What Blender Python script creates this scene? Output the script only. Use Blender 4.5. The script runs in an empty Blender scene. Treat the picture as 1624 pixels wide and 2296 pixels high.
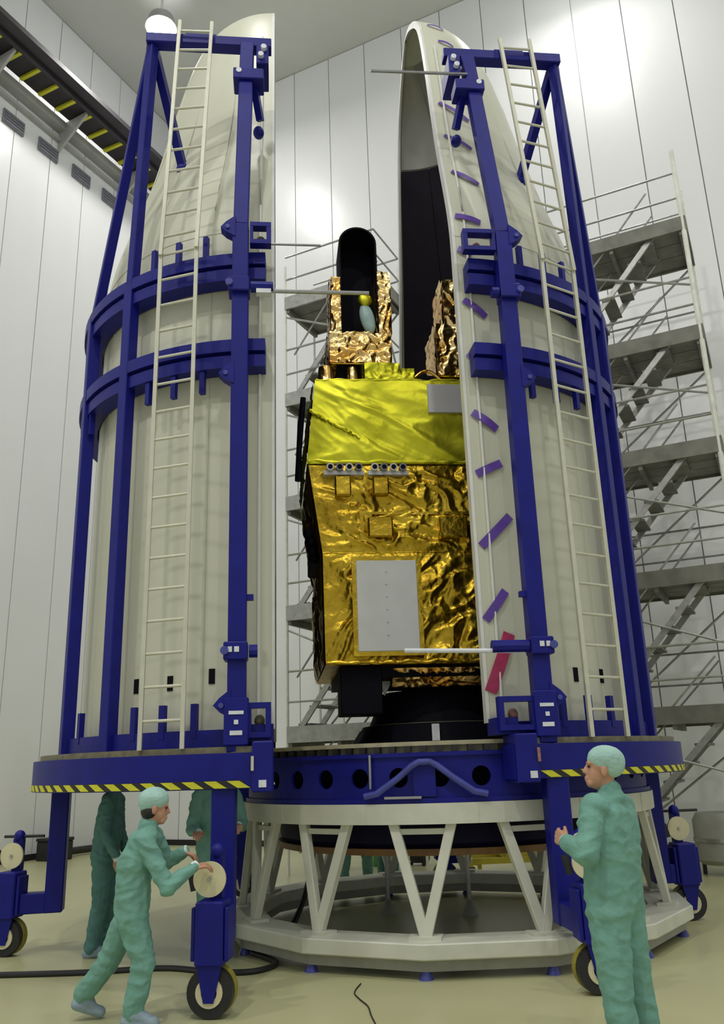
import bpy, bmesh, math, random
from mathutils import Vector, Matrix, noise
PI = math.pi
random.seed(7)
SC = bpy.context.scene
COL = SC.collection

# ------------------------------------------------------------------ camera, world, exposure
CAM_POS = Vector((-1.774, -9.44, 1.62))
F_ = Vector((0.0989, 0.9524, 0.2880)); F_.normalize()
R_ = Vector((0.9951, -0.0943, -0.0311)); R_ = (R_ - F_ * R_.dot(F_)).normalized()
U_ = R_.cross(F_).normalized()
cam_data = bpy.data.cameras.new('camera')
cam_data.sensor_fit = 'VERTICAL'
cam_data.sensor_height = 24.0
cam_data.lens = 1885.6 / 2296 * 24.0
cam_data.clip_end = 200
cam = bpy.data.objects.new('camera', cam_data)
COL.objects.link(cam)
cam.matrix_world = Matrix(((R_.x, U_.x, -F_.x, CAM_POS.x), (R_.y, U_.y, -F_.y, CAM_POS.y), (R_.z, U_.z, -F_.z, CAM_POS.z), (0, 0, 0, 1)))
SC.camera = cam
SC.view_settings.view_transform = 'Standard'
SC.view_settings.look = 'None'
SC.view_settings.gamma = 1
SC.view_settings.use_curve_mapping = False
SC.view_settings.exposure = 0.0
world = bpy.data.worlds.new('hall_world')
SC.world = world
world.use_nodes = True
world.node_tree.nodes['Background'].inputs[0].default_value = (0.93, 0.97, 1.0, 1)
world.node_tree.nodes['Background'].inputs[1].default_value = 0.50
LAMP_POWER = 260

# ------------------------------------------------------------------ helpers
def set_in(b, name, v):
    if name in b.inputs: b.inputs[name].default_value = v
def mat(name, col, rough=0.5, metal=0.0, spec=0.5, noise_scale=None, noise_amt=0.12, bump=0.0, bump_scale=30, emit=None, stretch=(1, 1, 1), coat=0.0):
    m = bpy.data.materials.new(name); m.use_nodes = True
    nt = m.node_tree; b = nt.nodes['Principled BSDF']
    c = (col[0], col[1], col[2], 1)
    b.inputs['Base Color'].default_value = c
    b.inputs['Roughness'].default_value = rough
    b.inputs['Metallic'].default_value = metal
    set_in(b, 'Specular IOR Level', spec); set_in(b, 'Coat Weight', coat)
    if noise_scale or bump:
        tc = nt.nodes.new('ShaderNodeTexCoord'); mp = nt.nodes.new('ShaderNodeMapping')
        mp.inputs['Scale'].default_value = stretch
        nt.links.new(tc.outputs['Object'], mp.inputs['Vector'])
    if noise_scale:
        n = nt.nodes.new('ShaderNodeTexNoise'); n.inputs['Scale'].default_value = noise_scale; n.inputs['Detail'].default_value = 6
        nt.links.new(mp.outputs['Vector'], n.inputs['Vector'])
        r = nt.nodes.new('ShaderNodeValToRGB')
        r.color_ramp.elements[0].position = 0.3; r.color_ramp.elements[1].position = 0.72
        k0, k1 = 1 - noise_amt, 1 + noise_amt * 0.6
        r.color_ramp.elements[0].color = (c[0] * k0, c[1] * k0, c[2] * k0, 1)
        r.color_ramp.elements[1].color = (min(1, c[0] * k1), min(1, c[1] * k1), min(1, c[2] * k1), 1)
        nt.links.new(n.outputs['Fac'], r.inputs['Fac']); nt.links.new(r.outputs['Color'], b.inputs['Base Color'])
    if bump:
        n2 = nt.nodes.new('ShaderNodeTexNoise'); n2.inputs['Scale'].default_value = bump_scale; n2.inputs['Detail'].default_value = 4
        nt.links.new(mp.outputs['Vector'], n2.inputs['Vector'])
        bp = nt.nodes.new('ShaderNodeBump'); bp.inputs['Strength'].default_value = bump; bp.inputs['Distance'].default_value = 0.02
        nt.links.new(n2.outputs['Fac'], bp.inputs['Height']); nt.links.new(bp.outputs['Normal'], b.inputs['Normal'])
    if emit:
        set_in(b, 'Emission Color', (emit[0], emit[1], emit[2], 1)); set_in(b, 'Emission Strength', emit[3])
    return m
M = {}
M['floor'] = mat('floor_epoxy', (0.52, 0.51, 0.285), 0.32, noise_scale=0.7, noise_amt=0.10)
M['wall'] = mat('wall_white_panel', (0.80, 0.81, 0.81), 0.30, noise_scale=0.5, noise_amt=0.04, stretch=(1, 1, 0.2))
M['joint'] = mat('wall_joint_grey', (0.55, 0.56, 0.57), 0.6, noise_scale=3)
M['ceiling'] = mat('ceiling_grey', (0.63, 0.64, 0.60), 0.6, noise_scale=0.6, noise_amt=0.05)
M['blue'] = mat('blue_paint', (0.008, 0.010, 0.20), 0.45, spec=0.25, noise_scale=5, noise_amt=0.16)
M['blue_lt'] = mat('blue_paint_worn', (0.06, 0.07, 0.32), 0.34, noise_scale=9, noise_amt=0.25)
M['cream'] = mat('fairing_cream', (0.60, 0.60, 0.475), 0.42, noise_scale=2.2, noise_amt=0.07, stretch=(1, 1, 0.25))
M['flange'] = mat('flange_white', (0.70, 0.70, 0.66), 0.4, noise_scale=6, noise_amt=0.08)
M['inner'] = mat('fairing_inside_grey', (0.36, 0.35, 0.31), 0.38, metal=0.3, noise_scale=1.6, noise_amt=0.3, stretch=(1, 1, 0.2))
M['lining'] = mat('acoustic_lining_black', (0.016, 0.013, 0.022), 0.8, spec=0.2, noise_scale=3, noise_amt=0.2)
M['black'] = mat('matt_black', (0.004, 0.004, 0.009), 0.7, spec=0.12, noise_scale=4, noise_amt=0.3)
M['rubber'] = mat('black_rubber', (0.014, 0.014, 0.016), 0.5, noise_scale=20)
M['steel'] = mat('steel', (0.42, 0.42, 0.41), 0.32, metal=0.9, noise_scale=12)
M['galv'] = mat('galvanised_steel', (0.42, 0.42, 0.40), 0.45, metal=0.55, noise_scale=10, noise_amt=0.2)
M['deck'] = mat('scaffold_deck_grey', (0.20, 0.195, 0.165), 0.6, noise_scale=4, noise_amt=0.3)
M['scaffwhite'] = mat('scaffold_white', (0.78, 0.78, 0.70), 0.4, noise_scale=8)
M['ladder'] = mat('ladder_pale_alloy', (0.60, 0.59, 0.48), 0.4, metal=0.1, noise_scale=10, noise_amt=0.08)
M['stand'] = mat('stand_grey_paint', (0.64, 0.64, 0.53), 0.45, noise_scale=4, noise_amt=0.1)
M['olive'] = mat('olive_ring', (0.20, 0.18, 0.10), 0.5, noise_scale=14, noise_amt=0.35)
M['tanplate'] = mat('tan_plate', (0.42, 0.38, 0.25), 0.5, noise_scale=8, noise_amt=0.2)
M['handwheel'] = mat('handwheel_cream', (0.68, 0.63, 0.40), 0.4, noise_scale=6, noise_amt=0.08)
M['tyre'] = mat('tyre_yellow', (0.34, 0.29, 0.035), 0.6, noise_scale=9, noise_amt=0.2)
M['haz_y'] = mat('hazard_yellow', (0.66, 0.64, 0.03), 0.45, noise_scale=20, noise_amt=0.1)
M['haz_k'] = mat('hazard_black', (0.015, 0.014, 0.016), 0.45, noise_scale=20)
M['purple'] = mat('purple_tape', (0.115, 0.05, 0.34), 0.45, noise_scale=15, noise_amt=0.15)
M['crimson'] = mat('crimson_tape', (0.42, 0.03, 0.11), 0.5, noise_scale=12, noise_amt=0.2)
M['radiator'] = mat('radiator_white', (0.64, 0.65, 0.64), 0.35, noise_scale=4, noise_amt=0.06)
M['silver'] = mat('silver_radiator', (0.56, 0.55, 0.56), 0.3, metal=0.2, noise_scale=4, noise_amt=0.06)
M['label'] = mat('label_white', (0.72, 0.74, 0.78), 0.5, noise_scale=20)
M['cable'] = mat('cable_black', (0.012, 0.012, 0.014), 0.45, noise_scale=30)
M['lensglow'] = mat('lamp_lens', (1, 1, 1), 0.4, emit=(1.0, 1.0, 0.98, 40.0))
M['lamphouse'] = mat('lamp_housing', (0.5, 0.5, 0.5), 0.4, metal=0.6, noise_scale=5)
M['girder'] = mat('crane_girder_dark', (0.030, 0.024, 0.030), 0.5, noise_scale=3, noise_amt=0.3)
M['girder2'] = mat('crane_rail_grey', (0.42, 0.42, 0.40), 0.5, noise_scale=3, noise_amt=0.1)
M['vent'] = mat('vent_grey', (0.20, 0.20, 0.23), 0.5, noise_scale=8)
M['cloth'] = mat('coverall_green', (0.165, 0.36, 0.295), 0.75, noise_scale=9, noise_amt=0.14, bump=0.25, bump_scale=45)
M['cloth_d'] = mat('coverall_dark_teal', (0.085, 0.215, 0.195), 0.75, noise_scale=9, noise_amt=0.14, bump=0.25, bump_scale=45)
M['cap'] = mat('cap_pale_green', (0.37, 0.58, 0.52), 0.75, noise_scale=14, noise_amt=0.12, bump=0.3, bump_scale=60)
M['shoe'] = mat('overshoe_blue_grey', (0.27, 0.36, 0.42), 0.6, noise_scale=14, noise_amt=0.15)
M['skin'] = mat('skin', (0.50, 0.265, 0.165), 0.5, noise_scale=25, noise_amt=0.12)
M['hair'] = mat('hair_dark', (0.012, 0.009, 0.009), 0.5, noise_scale=60, noise_amt=0.3)
M['cuff'] = mat('cuff_white', (0.72, 0.78, 0.76), 0.7, noise_scale=20)
M['red'] = mat('red_glove', (0.35, 0.03, 0.04), 0.5, noise_scale=12)
M['paleblue'] = mat('pale_blue_cover', (0.42, 0.60, 0.58), 0.4, noise_scale=10, noise_amt=0.2)
M['yellowpaint'] = mat('yellow_paint', (0.55, 0.45, 0.03), 0.45, noise_scale=8, noise_amt=0.2)
M['greenpaint'] = mat('green_paint', (0.12, 0.32, 0.07), 0.5, noise_scale=8, noise_amt=0.2)
M['greybox'] = mat('grey_equipment', (0.33, 0.33, 0.28), 0.5, noise_scale=5, noise_amt=0.15)
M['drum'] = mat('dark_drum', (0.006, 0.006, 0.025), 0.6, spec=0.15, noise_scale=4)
M['rust'] = mat('brown_trim', (0.22, 0.11, 0.03), 0.5, noise_scale=10, noise_amt=0.3)
M['redmark'] = mat('faded_red_mark', (0.35, 0.18, 0.14), 0.6, noise_scale=30, noise_amt=0.4)
def foil(name, c0, c1, rough, bscale, bstr):
    m = bpy.data.materials.new(name); m.use_nodes = True
    nt = m.node_tree; b = nt.nodes['Principled BSDF']
    b.inputs['Metallic'].default_value = 1.0; b.inputs['Roughness'].default_value = rough
    tc = nt.nodes.new('ShaderNodeTexCoord')
    n = nt.nodes.new('ShaderNodeTexNoise'); n.inputs['Scale'].default_value = 2.5; n.inputs['Detail'].default_value = 5
    nt.links.new(tc.outputs['Object'], n.inputs['Vector'])
    r = nt.nodes.new('ShaderNodeValToRGB'); r.color_ramp.elements[0].position = 0.35; r.color_ramp.elements[1].position = 0.68
    r.color_ramp.elements[0].color = (*c0, 1); r.color_ramp.elements[1].color = (*c1, 1)
    nt.links.new(n.outputs['Fac'], r.inputs['Fac']); nt.links.new(r.outputs['Color'], b.inputs['Base Color'])
    v = nt.nodes.new('ShaderNodeTexVoronoi'); v.inputs['Scale'].default_value = bscale
    n2 = nt.nodes.new('ShaderNodeTexNoise'); n2.inputs['Scale'].default_value = bscale * 0.7; n2.inputs['Detail'].default_value = 3
    nt.links.new(tc.outputs['Object'], n2.inputs['Vector']); nt.links.new(n2.outputs['Color'], v.inputs['Vector'])
    bp = nt.nodes.new('ShaderNodeBump'); bp.inputs['Strength'].default_value = bstr; bp.inputs['Distance'].default_value = 0.02
    nt.links.new(v.outputs['Distance'], bp.inputs['Height']); nt.links.new(bp.outputs['Normal'], b.inputs['Normal'])
    return m
M['amber'] = foil('amber_foil', (0.42, 0.265, 0.022), (0.66, 0.45, 0.045), 0.36, 5, 0.55)
M['lemon'] = foil('lemon_foil', (0.58, 0.55, 0.03), (0.74, 0.71, 0.05), 0.46, 4, 0.22)
M['orange'] = foil('orange_foil', (0.66, 0.32, 0.05), (0.98, 0.76, 0.34), 0.26, 4, 0.6)

def tag(o, label=None, cat=None, group=None, kind=None):
    if label: o['label'] = label
    if cat: o['category'] = cat
    if group: o['group'] = group
    if kind: o['kind'] = kind
    return o
def empty(name, loc, label=None, cat=None, group=None):
    o = bpy.data.objects.new(name, None); o.empty_display_size = 0.2
    COL.objects.link(o); o.location = loc
    return tag(o, label, cat, group)
ORIG = {}
def world_loc(o):
    v = Vector((0, 0, 0))
    while o is not None:
        v += o.location; o = o.parent
    return v
def frame(d, up=Vector((0, 0, 1))):
    d = Vector(d).normalized()
    if abs(d.dot(up)) > 0.98: up = Vector((0, 1, 0)) if abs(d.y) < 0.9 else Vector((1, 0, 0))
    s = d.cross(up).normalized(); t = s.cross(d).normalized()
    return d, s, t
class MB:
    def __init__(self): self.v = []; self.f = []
    def add(self, vs, fs):
        k = len(self.v); self.v += [tuple(p) for p in vs]; self.f += [tuple(i + k for i in f) for f in fs]; return self
    def box(self, c, s, rz=0.0):
        x, y, z = s[0] / 2, s[1] / 2, s[2] / 2; ca, sa = math.cos(rz), math.sin(rz); vs = []
        for dz in (-z, z):
            for dx, dy in ((-x, -y), (x, -y), (x, y), (-x, y)):
                vs.append((c[0] + dx * ca - dy * sa, c[1] + dx * sa + dy * ca, c[2] + dz))
        return self.add(vs, [(3, 2, 1, 0), (4, 5, 6, 7), (0, 1, 5, 4), (1, 2, 6, 5), (2, 3, 7, 6), (3, 0, 4, 7)])
    def span(self, a, b):
        return self.box([(a[i] + b[i]) / 2 for i in range(3)], [abs(b[i] - a[i]) for i in range(3)])
    def bar(self, p, q, w, h, up=Vector((0, 0, 1))):
        p = Vector(p); q = Vector(q); d, s, t = frame(q - p, Vector(up)); vs = []
        for e in (p, q):
            for a, b in ((-1, -1), (1, -1), (1, 1), (-1, 1)): vs.append(e + s * (a * w / 2) + t * (b * h / 2))
        return self.add(vs, [(3, 2, 1, 0), (4, 5, 6, 7), (0, 1, 5, 4), (1, 2, 6, 5), (2, 3, 7, 6), (3, 0, 4, 7)])
    def tube(self, p, q, r, n=10, r2=None):
        p = Vector(p); q = Vector(q); d, s, t = frame(q - p); r2 = r if r2 is None else r2; vs = []
        for e, rr in ((p, r), (q, r2)):
            for i in range(n):
                a = 2 * PI * i / n; vs.append(e + s * (math.cos(a) * rr) + t * (math.sin(a) * rr))
        fs = [(i, (i + 1) % n, n + (i + 1) % n, n + i) for i in range(n)] + [tuple(range(n))[::-1], tuple(range(n, 2 * n))]
        return self.add(vs, fs)
    def path(self, pts, r, n=8, closed=False):
        pts = [Vector(p) for p in pts]; N = len(pts); vs = []; rs = r if isinstance(r, (list, tuple)) else [r] * N
        for i, p in enumerate(pts):
            a = pts[(i - 1) % N] if (i > 0 or closed) else p; b = pts[(i + 1) % N] if (i < N - 1 or closed) else p
            d, s, t = frame(b - a)
            for k in range(n):
                an = 2 * PI * k / n; vs.append(p + s * (math.cos(an) * rs[i]) + t * (math.sin(an) * rs[i]))
        fs = []
        for i in range(N if closed else N - 1):
            j = (i + 1) % N
            for k in range(n): fs.append((i * n + k, i * n + (k + 1) % n, j * n + (k + 1) % n, j * n + k))
        if not closed: fs += [tuple(range(n))[::-1], tuple(range((N - 1) * n, N * n))]
        return self.add(vs, fs)
    def sector(self, cx, cy, r0, r1, z0, z1, a0, a1, n):
        full = abs(abs(a1 - a0) - 360) < 1e-6; N = n if full else n + 1; vs = []
        for i in range(N):
            a = math.radians(a0 + (a1 - a0) * i / n); c, s = math.cos(a), math.sin(a)
            vs += [(cx + r0 * c, cy + r0 * s, z0), (cx + r1 * c, cy + r1 * s, z0), (cx + r1 * c, cy + r1 * s, z1), (cx + r0 * c, cy + r0 * s, z1)]
        fs = []
        for i in range(n):
            j = (i + 1) % N
            for k in range(4): fs.append((i * 4 + k, i * 4 + (k + 1) % 4, j * 4 + (k + 1) % 4, j * 4 + k))
        if not full: fs += [(3, 2, 1, 0), tuple(n * 4 + k for k in range(4))]
        return self.add(vs, fs)
    def lathe(self, cx, cy, prof, a0=0.0, a1=360.0, n=32, closed_prof=True):
        # prof: closed loop of (r, z)
        full = abs(abs(a1 - a0) - 360) < 1e-6; N = n if full else n + 1; m = len(prof); vs = []
        for i in range(N):
            a = math.radians(a0 + (a1 - a0) * i / n); c, s = math.cos(a), math.sin(a)
            vs += [(cx + r * c, cy + r * s, z) for r, z in prof]
        fs = []
        for i in range(n):
            j = (i + 1) % N
            for k in range(m if closed_prof else m - 1): fs.append((i * m + k, i * m + (k + 1) % m, j * m + (k + 1) % m, j * m + k))
        if not full and closed_prof: fs += [tuple(range(m))[::-1], tuple(n * m + k for k in range(m))]
        return self.add(vs, fs)
    def disc(self, c, axis, r, th, n=24, r_in=0.0):
        d, s, t = frame(axis); c = Vector(c); vs = []
        for off in (-th / 2, th / 2):
            for rr in ((r, r_in) if r_in > 0 else (r,)):
                for i in range(n):
                    a = 2 * PI * i / n; vs.append(c + d * off + s * (math.cos(a) * rr) + t * (math.sin(a) * rr))
        fs = []
        if r_in > 0:
            for i in range(n):
                j = (i + 1) % n
                fs += [(i, j, 2 * n + j, 2 * n + i), (n + j, n + i, 3 * n + i, 3 * n + j), (j, i, n + i, n + j), (2 * n + i, 2 * n + j, 3 * n + j, 3 * n + i)]
        else:
            for i in range(n):
                j = (i + 1) % n; fs.append((i, j, n + j, n + i))
            fs += [tuple(range(n))[::-1], tuple(range(n, 2 * n))]
        return self.add(vs, fs)
    def prism(self, pts, off):
        n = len(pts); off = Vector(off); vs = [Vector(p) for p in pts] + [Vector(p) + off for p in pts]
        return self.add(vs, [tuple(range(n))[::-1], tuple(range(n, 2 * n))] + [(i, (i + 1) % n, n + (i + 1) % n, n + i) for i in range(n)])
    def cap(self, p, q, r1, r2, n=12, m=4):
        p = Vector(p); q = Vector(q)
        if (q - p).length < 1e-5: q = p + Vector((0, 0, 1e-4))
        d, s, t = frame(q - p); rings = []
        for i in range(m + 1):
            a = -PI / 2 + PI / 2 * i / m; rings.append((p + d * (math.sin(a) * r1), max(1e-4, math.cos(a) * r1)))
        for i in range(m + 1):
            a = PI / 2 * i / m; rings.append((q + d * (math.sin(a) * r2), max(1e-4, math.cos(a) * r2)))
        vs = []
        for c, r in rings:
            for k in range(n):
                an = 2 * PI * k / n; vs.append(c + s * (math.cos(an) * r) + t * (math.sin(an) * r))
        fs = []
        for i in range(len(rings) - 1):
            for k in range(n): fs.append((i * n + k, i * n + (k + 1) % n, (i + 1) * n + (k + 1) % n, (i + 1) * n + k))
        fs += [tuple(range(n))[::-1], tuple(range((len(rings) - 1) * n, len(rings) * n))]
        return self.add(vs, fs)
    def ell(self, c, rad, rot=None, n=16, m=10):
        c = Vector(c); vs = []; rot = rot or Matrix.Identity(3)
        for i in range(m + 1):
            a = -PI / 2 + PI * i / m; cr = max(1e-3, math.cos(a))
            for k in range(n):
                an = 2 * PI * k / n
                vs.append(c + rot @ Vector((rad[0] * cr * math.cos(an), rad[1] * cr * math.sin(an), rad[2] * math.sin(a))))
        fs = []
        for i in range(m):
            for k in range(n): fs.append((i * n + k, i * n + (k + 1) % n, (i + 1) * n + (k + 1) % n, (i + 1) * n + k))
        fs += [tuple(range(n))[::-1], tuple(range(m * n, (m + 1) * n))]
        return self.add(vs, fs)
    def mesh(self, name, off=Vector((0, 0, 0)), smooth=True, bevel=0.0):
        me = bpy.data.meshes.new(name)
        me.from_pydata([(p[0] - off.x, p[1] - off.y, p[2] - off.z) for p in self.v], [], self.f)
        me.validate(); 
        bm = bmesh.new(); bm.from_mesh(me); bmesh.ops.recalc_face_normals(bm, faces=bm.faces)
        if bevel: bmesh.ops.bevel(bm, geom=[e for e in bm.edges if e.is_manifold and e.calc_face_angle(0) > 0.9], offset=bevel, segments=1, affect='EDGES', clamp_overlap=True)
        bm.to_mesh(me); bm.free()
        if smooth:
            me.shade_smooth(); me.set_sharp_from_angle(angle=math.radians(35))
        return me
    def build(self, name, material, parent=None, smooth=True, bevel=0.0, loc=None):
        base = world_loc(parent) if parent else Vector((0, 0, 0))
        o_loc = Vector(loc) - base if loc is not None else Vector((0, 0, 0))
        me = self.mesh(name, base + o_loc, smooth, bevel)
        me.materials.append(M[material] if isinstance(material, str) else material)
        o = bpy.data.objects.new(name, me); COL.objects.link(o)
        if parent: o.parent = parent
        o.location = o_loc
        return o
def dup(o, loc, parent=None, rot=None):
    c = o.copy(); COL.objects.link(c); c.location = loc
    if rot is not None: c.rotation_euler = rot
    if parent is not None: c.parent = parent
    return c
def struct(o): o['kind'] = 'structure'; return o

# ------------------------------------------------------------------ the hall
K = Vector((-4.991, 12.012, 0)); DR = Vector((0.848, -0.530, 0)).normalized(); DL = Vector((-0.530, -0.848, 0)).normalized()
def H(a, b, z): return K + DR * a + DL * b + Vector((0, 0, z))
CEIL = 20.3
LEN_R, LEN_L = 30.0, 26.0
def hbox(mb, a0, a1, b0, b1, z0, z1):
    vs = [H(a, b, z) for z in (z0, z1) for a, b in ((a0, b0), (a1, b0), (a1, b1), (a0, b1))]
    return mb.add(vs, [(3, 2, 1, 0), (4, 5, 6, 7), (0, 1, 5, 4), (1, 2, 6, 5), (2, 3, 7, 6), (3, 0, 4, 7)])
struct(hbox(MB(), -0.4, LEN_R, -0.4, LEN_L, -0.2, 0.0).build('floor', 'floor', smooth=False))
struct(hbox(MB(), -0.4, LEN_R, -0.4, LEN_L, CEIL, CEIL + 0.3).build('ceiling', 'ceiling', smooth=False))
wr = struct(hbox(MB(), -0.4, LEN_R, -0.4, -0.06, 0, CEIL).build('wall_right', 'joint', smooth=False))
wl = struct(hbox(MB(), -0.4, -0.06, -0.06, LEN_L, 0, CEIL).build('wall_left', 'joint', smooth=False))
PW = 1.09
first = hbox(MB(), 0.0, PW - 0.022, -0.06, 0.0, 0.12, CEIL - 0.02).build('panel', 'wall', wr, smooth=False)
for i in range(1, int(LEN_R / PW)): dup(first, DR * (PW * i), wr)
first = hbox(MB(), -0.06, 0.0, 0.0, PW - 0.022, 0.12, CEIL - 0.02).build('panel', 'wall', wl, smooth=False)
for i in range(1, int(LEN_L / PW)): dup(first, DL * (PW * i), wl)
struct(hbox(MB(), 0.0, LEN_R, 0.0, 0.03, 0.0, 0.12).build('baseboard_right', 'haz_k', smooth=False))
struct(hbox(MB(), 0.0, 0.03, 0.0, LEN_L, 0.0, 0.12).build('baseboard_left', 'haz_k', smooth=False))
# dark crane walkway on the left wall, seen from below, with yellow cross bars
cr = empty('crane_walkway', H(0.8, 4, 17.2), 'dark walkway with yellow cross bars high along the left wall', 'walkway')
hbox(MB(), 0.28, 1.36, 0.1, 16, 17.2, 17.27).build('deck', 'girder', cr, smooth=False)
hbox(MB(), 1.30, 1.36, 0.1, 16, 17.27, 17.33).build('outer_kerb', 'girder', cr, smooth=False)
hbox(MB(), 0.95, 1.05, 0.1, 16, 17.10, 17.2).build('bearer', 'girder', cr, smooth=False)
for i in range(22):
    b = 1.30 + i * 0.545
    MB().bar(H(0.32, b, 17.16), H(0.94, b, 17.16), 0.075, 0.07).build('yellow_bar', 'haz_y', cr, smooth=False)
rl = empty('wall_rail', H(0.2, 4, 16.4), 'pale grey rail beam with brackets under the crane walkway', 'rail')
hbox(MB(), 0.0, 0.24, 0.1, 16, 16.90, 17.12).build('beam', 'girder2', rl, smooth=False)
hbox(MB(), 0.0, 0.12, 0.1, 16, 16.62, 16.70).build('pipe_tray', 'girder2', rl, smooth=False)
for i in range(6):
    b = 1.9 + 2.2 * i
    MB().prism([H(0.0, b, 17.12), H(0.9, b, 17.19), H(0.9, b, 17.12), H(0.0, b, 16.35)], DL * 0.06).build('bracket', 'girder2', rl, smooth=False)
for i, b in enumerate((5.5, 4.45, 3.36, 2.3, 6.6, 7.7)):
    lab = ['fourth', 'third', 'second', 'first', 'fifth', 'sixth'][i] + ' dark wall vent counted from the hidden hall corner below the walkway'
    v = empty('wall_vent', H(0.0, b, 16.0), lab, 'vent', 'dark vents high on the left wall')
    hbox(MB(), 0.0, 0.05, b - 0.30, b + 0.30, 16.0, 16.36).build('frame', 'vent', v, smooth=False)
    for k in range(4): hbox(MB(), 0.05, 0.07, b - 0.27, b + 0.27, 16.03 + k * 0.08, 16.065 + k * 0.08).build('slat', 'vent', v, smooth=False)
# high-bay lamps
LAMPS = [(2.9, 3.9, 19.0, 0.8), (12.3, 2.1, 19.0, 0.45), (21.5, 2.4, 19.0, 0.45), (9.5, 12.0, 19.0, 1.0), (19.0, 11.0, 19.0, 1.0), (12.0, 20.5, 19.0, 2.6), (4.5, 20.5, 19.0, 2.0), (21.0, 20.5, 19.0, 2.0)]  # the three behind the camera are unseen, added as front fill light
LNAME = ['bright high-bay lamp glowing above the left frame apex', 'high-bay lamp above the right wall behind the stair tower',
         'high-bay lamp far right along the right wall', 'high-bay lamp over the middle of the hall', 'high-bay lamp over the right of the hall', 'unseen fill lamp added behind the camera', 'unseen fill lamp added behind the camera on the left side', 'unseen fill lamp added behind the camera on the right side']
for (a, b, z, pw), lab in zip(LAMPS, LNAME):
    p = H(a, b, z)
    t = empty('ceiling_lamp', p, lab, 'lamp', 'high-bay ceiling lamps')
    MB().lathe(p.x, p.y, [(0.36, z + 0.0), (0.38, z + 0.0), (0.30, z + 0.30), (0.12, z + 0.45), (0.12, z + 0.43), (0.28, z + 0.28)], n=24).build('shade', 'lamphouse', t)
    MB().tube((p.x, p.y, z + 0.42), (p.x, p.y, CEIL), 0.03).build('rod', 'lamphouse', t)
    MB().lathe(p.x, p.y, [(0.0, z - 0.30), (0.12, z - 0.28), (0.22, z - 0.20), (0.29, z - 0.09), (0.31, z + 0.03), (0.0, z + 0.03)], n=24).build('lens', 'lensglow', t)
    ld = bpy.data.lights.new('lamp_light', 'AREA'); ld.shape = 'DISK'; ld.size = 0.7; ld.energy = LAMP_POWER * pw; ld.color = (1.0, 0.985, 0.94)
    lo = bpy.data.objects.new('lamp_light', ld); COL.objects.link(lo); lo.parent = t; lo.location = (0, 0, -0.33)

# ------------------------------------------------------------------ fairing halves with their rolling frames
PROF_KEYS = [(2.0, 6.75), (1.985, 7.0), (1.93, 7.28), (1.84, 7.6), (1.70, 8.05), (1.57, 8.5), (1.455, 9.0), (1.35, 9.5), (1.24, 9.97), (1.13, 10.38), (1.0, 10.72), (0.83, 10.97), (0.62, 11.18), (0.40, 11.36), (0.20, 11.47), (0.02, 11.51)]
PROF = [(2.0, 1.94), (2.0, 4.3)]
for i in range(len(PROF_KEYS) - 1):
    q0 = PROF_KEYS[max(0, i - 1)]; q1 = PROF_KEYS[i]; q2 = PROF_KEYS[i + 1]; q3 = PROF_KEYS[min(len(PROF_KEYS) - 1, i + 2)]
    for k in range(3):
        t = k / 3; PROF.append(tuple(0.5 * (2 * q1[a] + (q2[a] - q0[a]) * t + (2 * q0[a] - 5 * q1[a] + 4 * q2[a] - q3[a]) * t * t + (3 * q1[a] - q0[a] - 3 * q2[a] + q3[a]) * t ** 3) for a in (0, 1)))
PROF.append((0.02, 11.51))
def prof_r(z):
    for (r0, z0), (r1, z1) in zip(PROF, PROF[1:]):
        if z0 <= z <= z1: return r0 + (r1 - r0) * (z - z0) / (z1 - z0)
    return 2.0
def cp(cx, r, deg, z): a = math.radians(deg); return Vector((cx + r * math.cos(a), r * math.sin(a), z))
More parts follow.
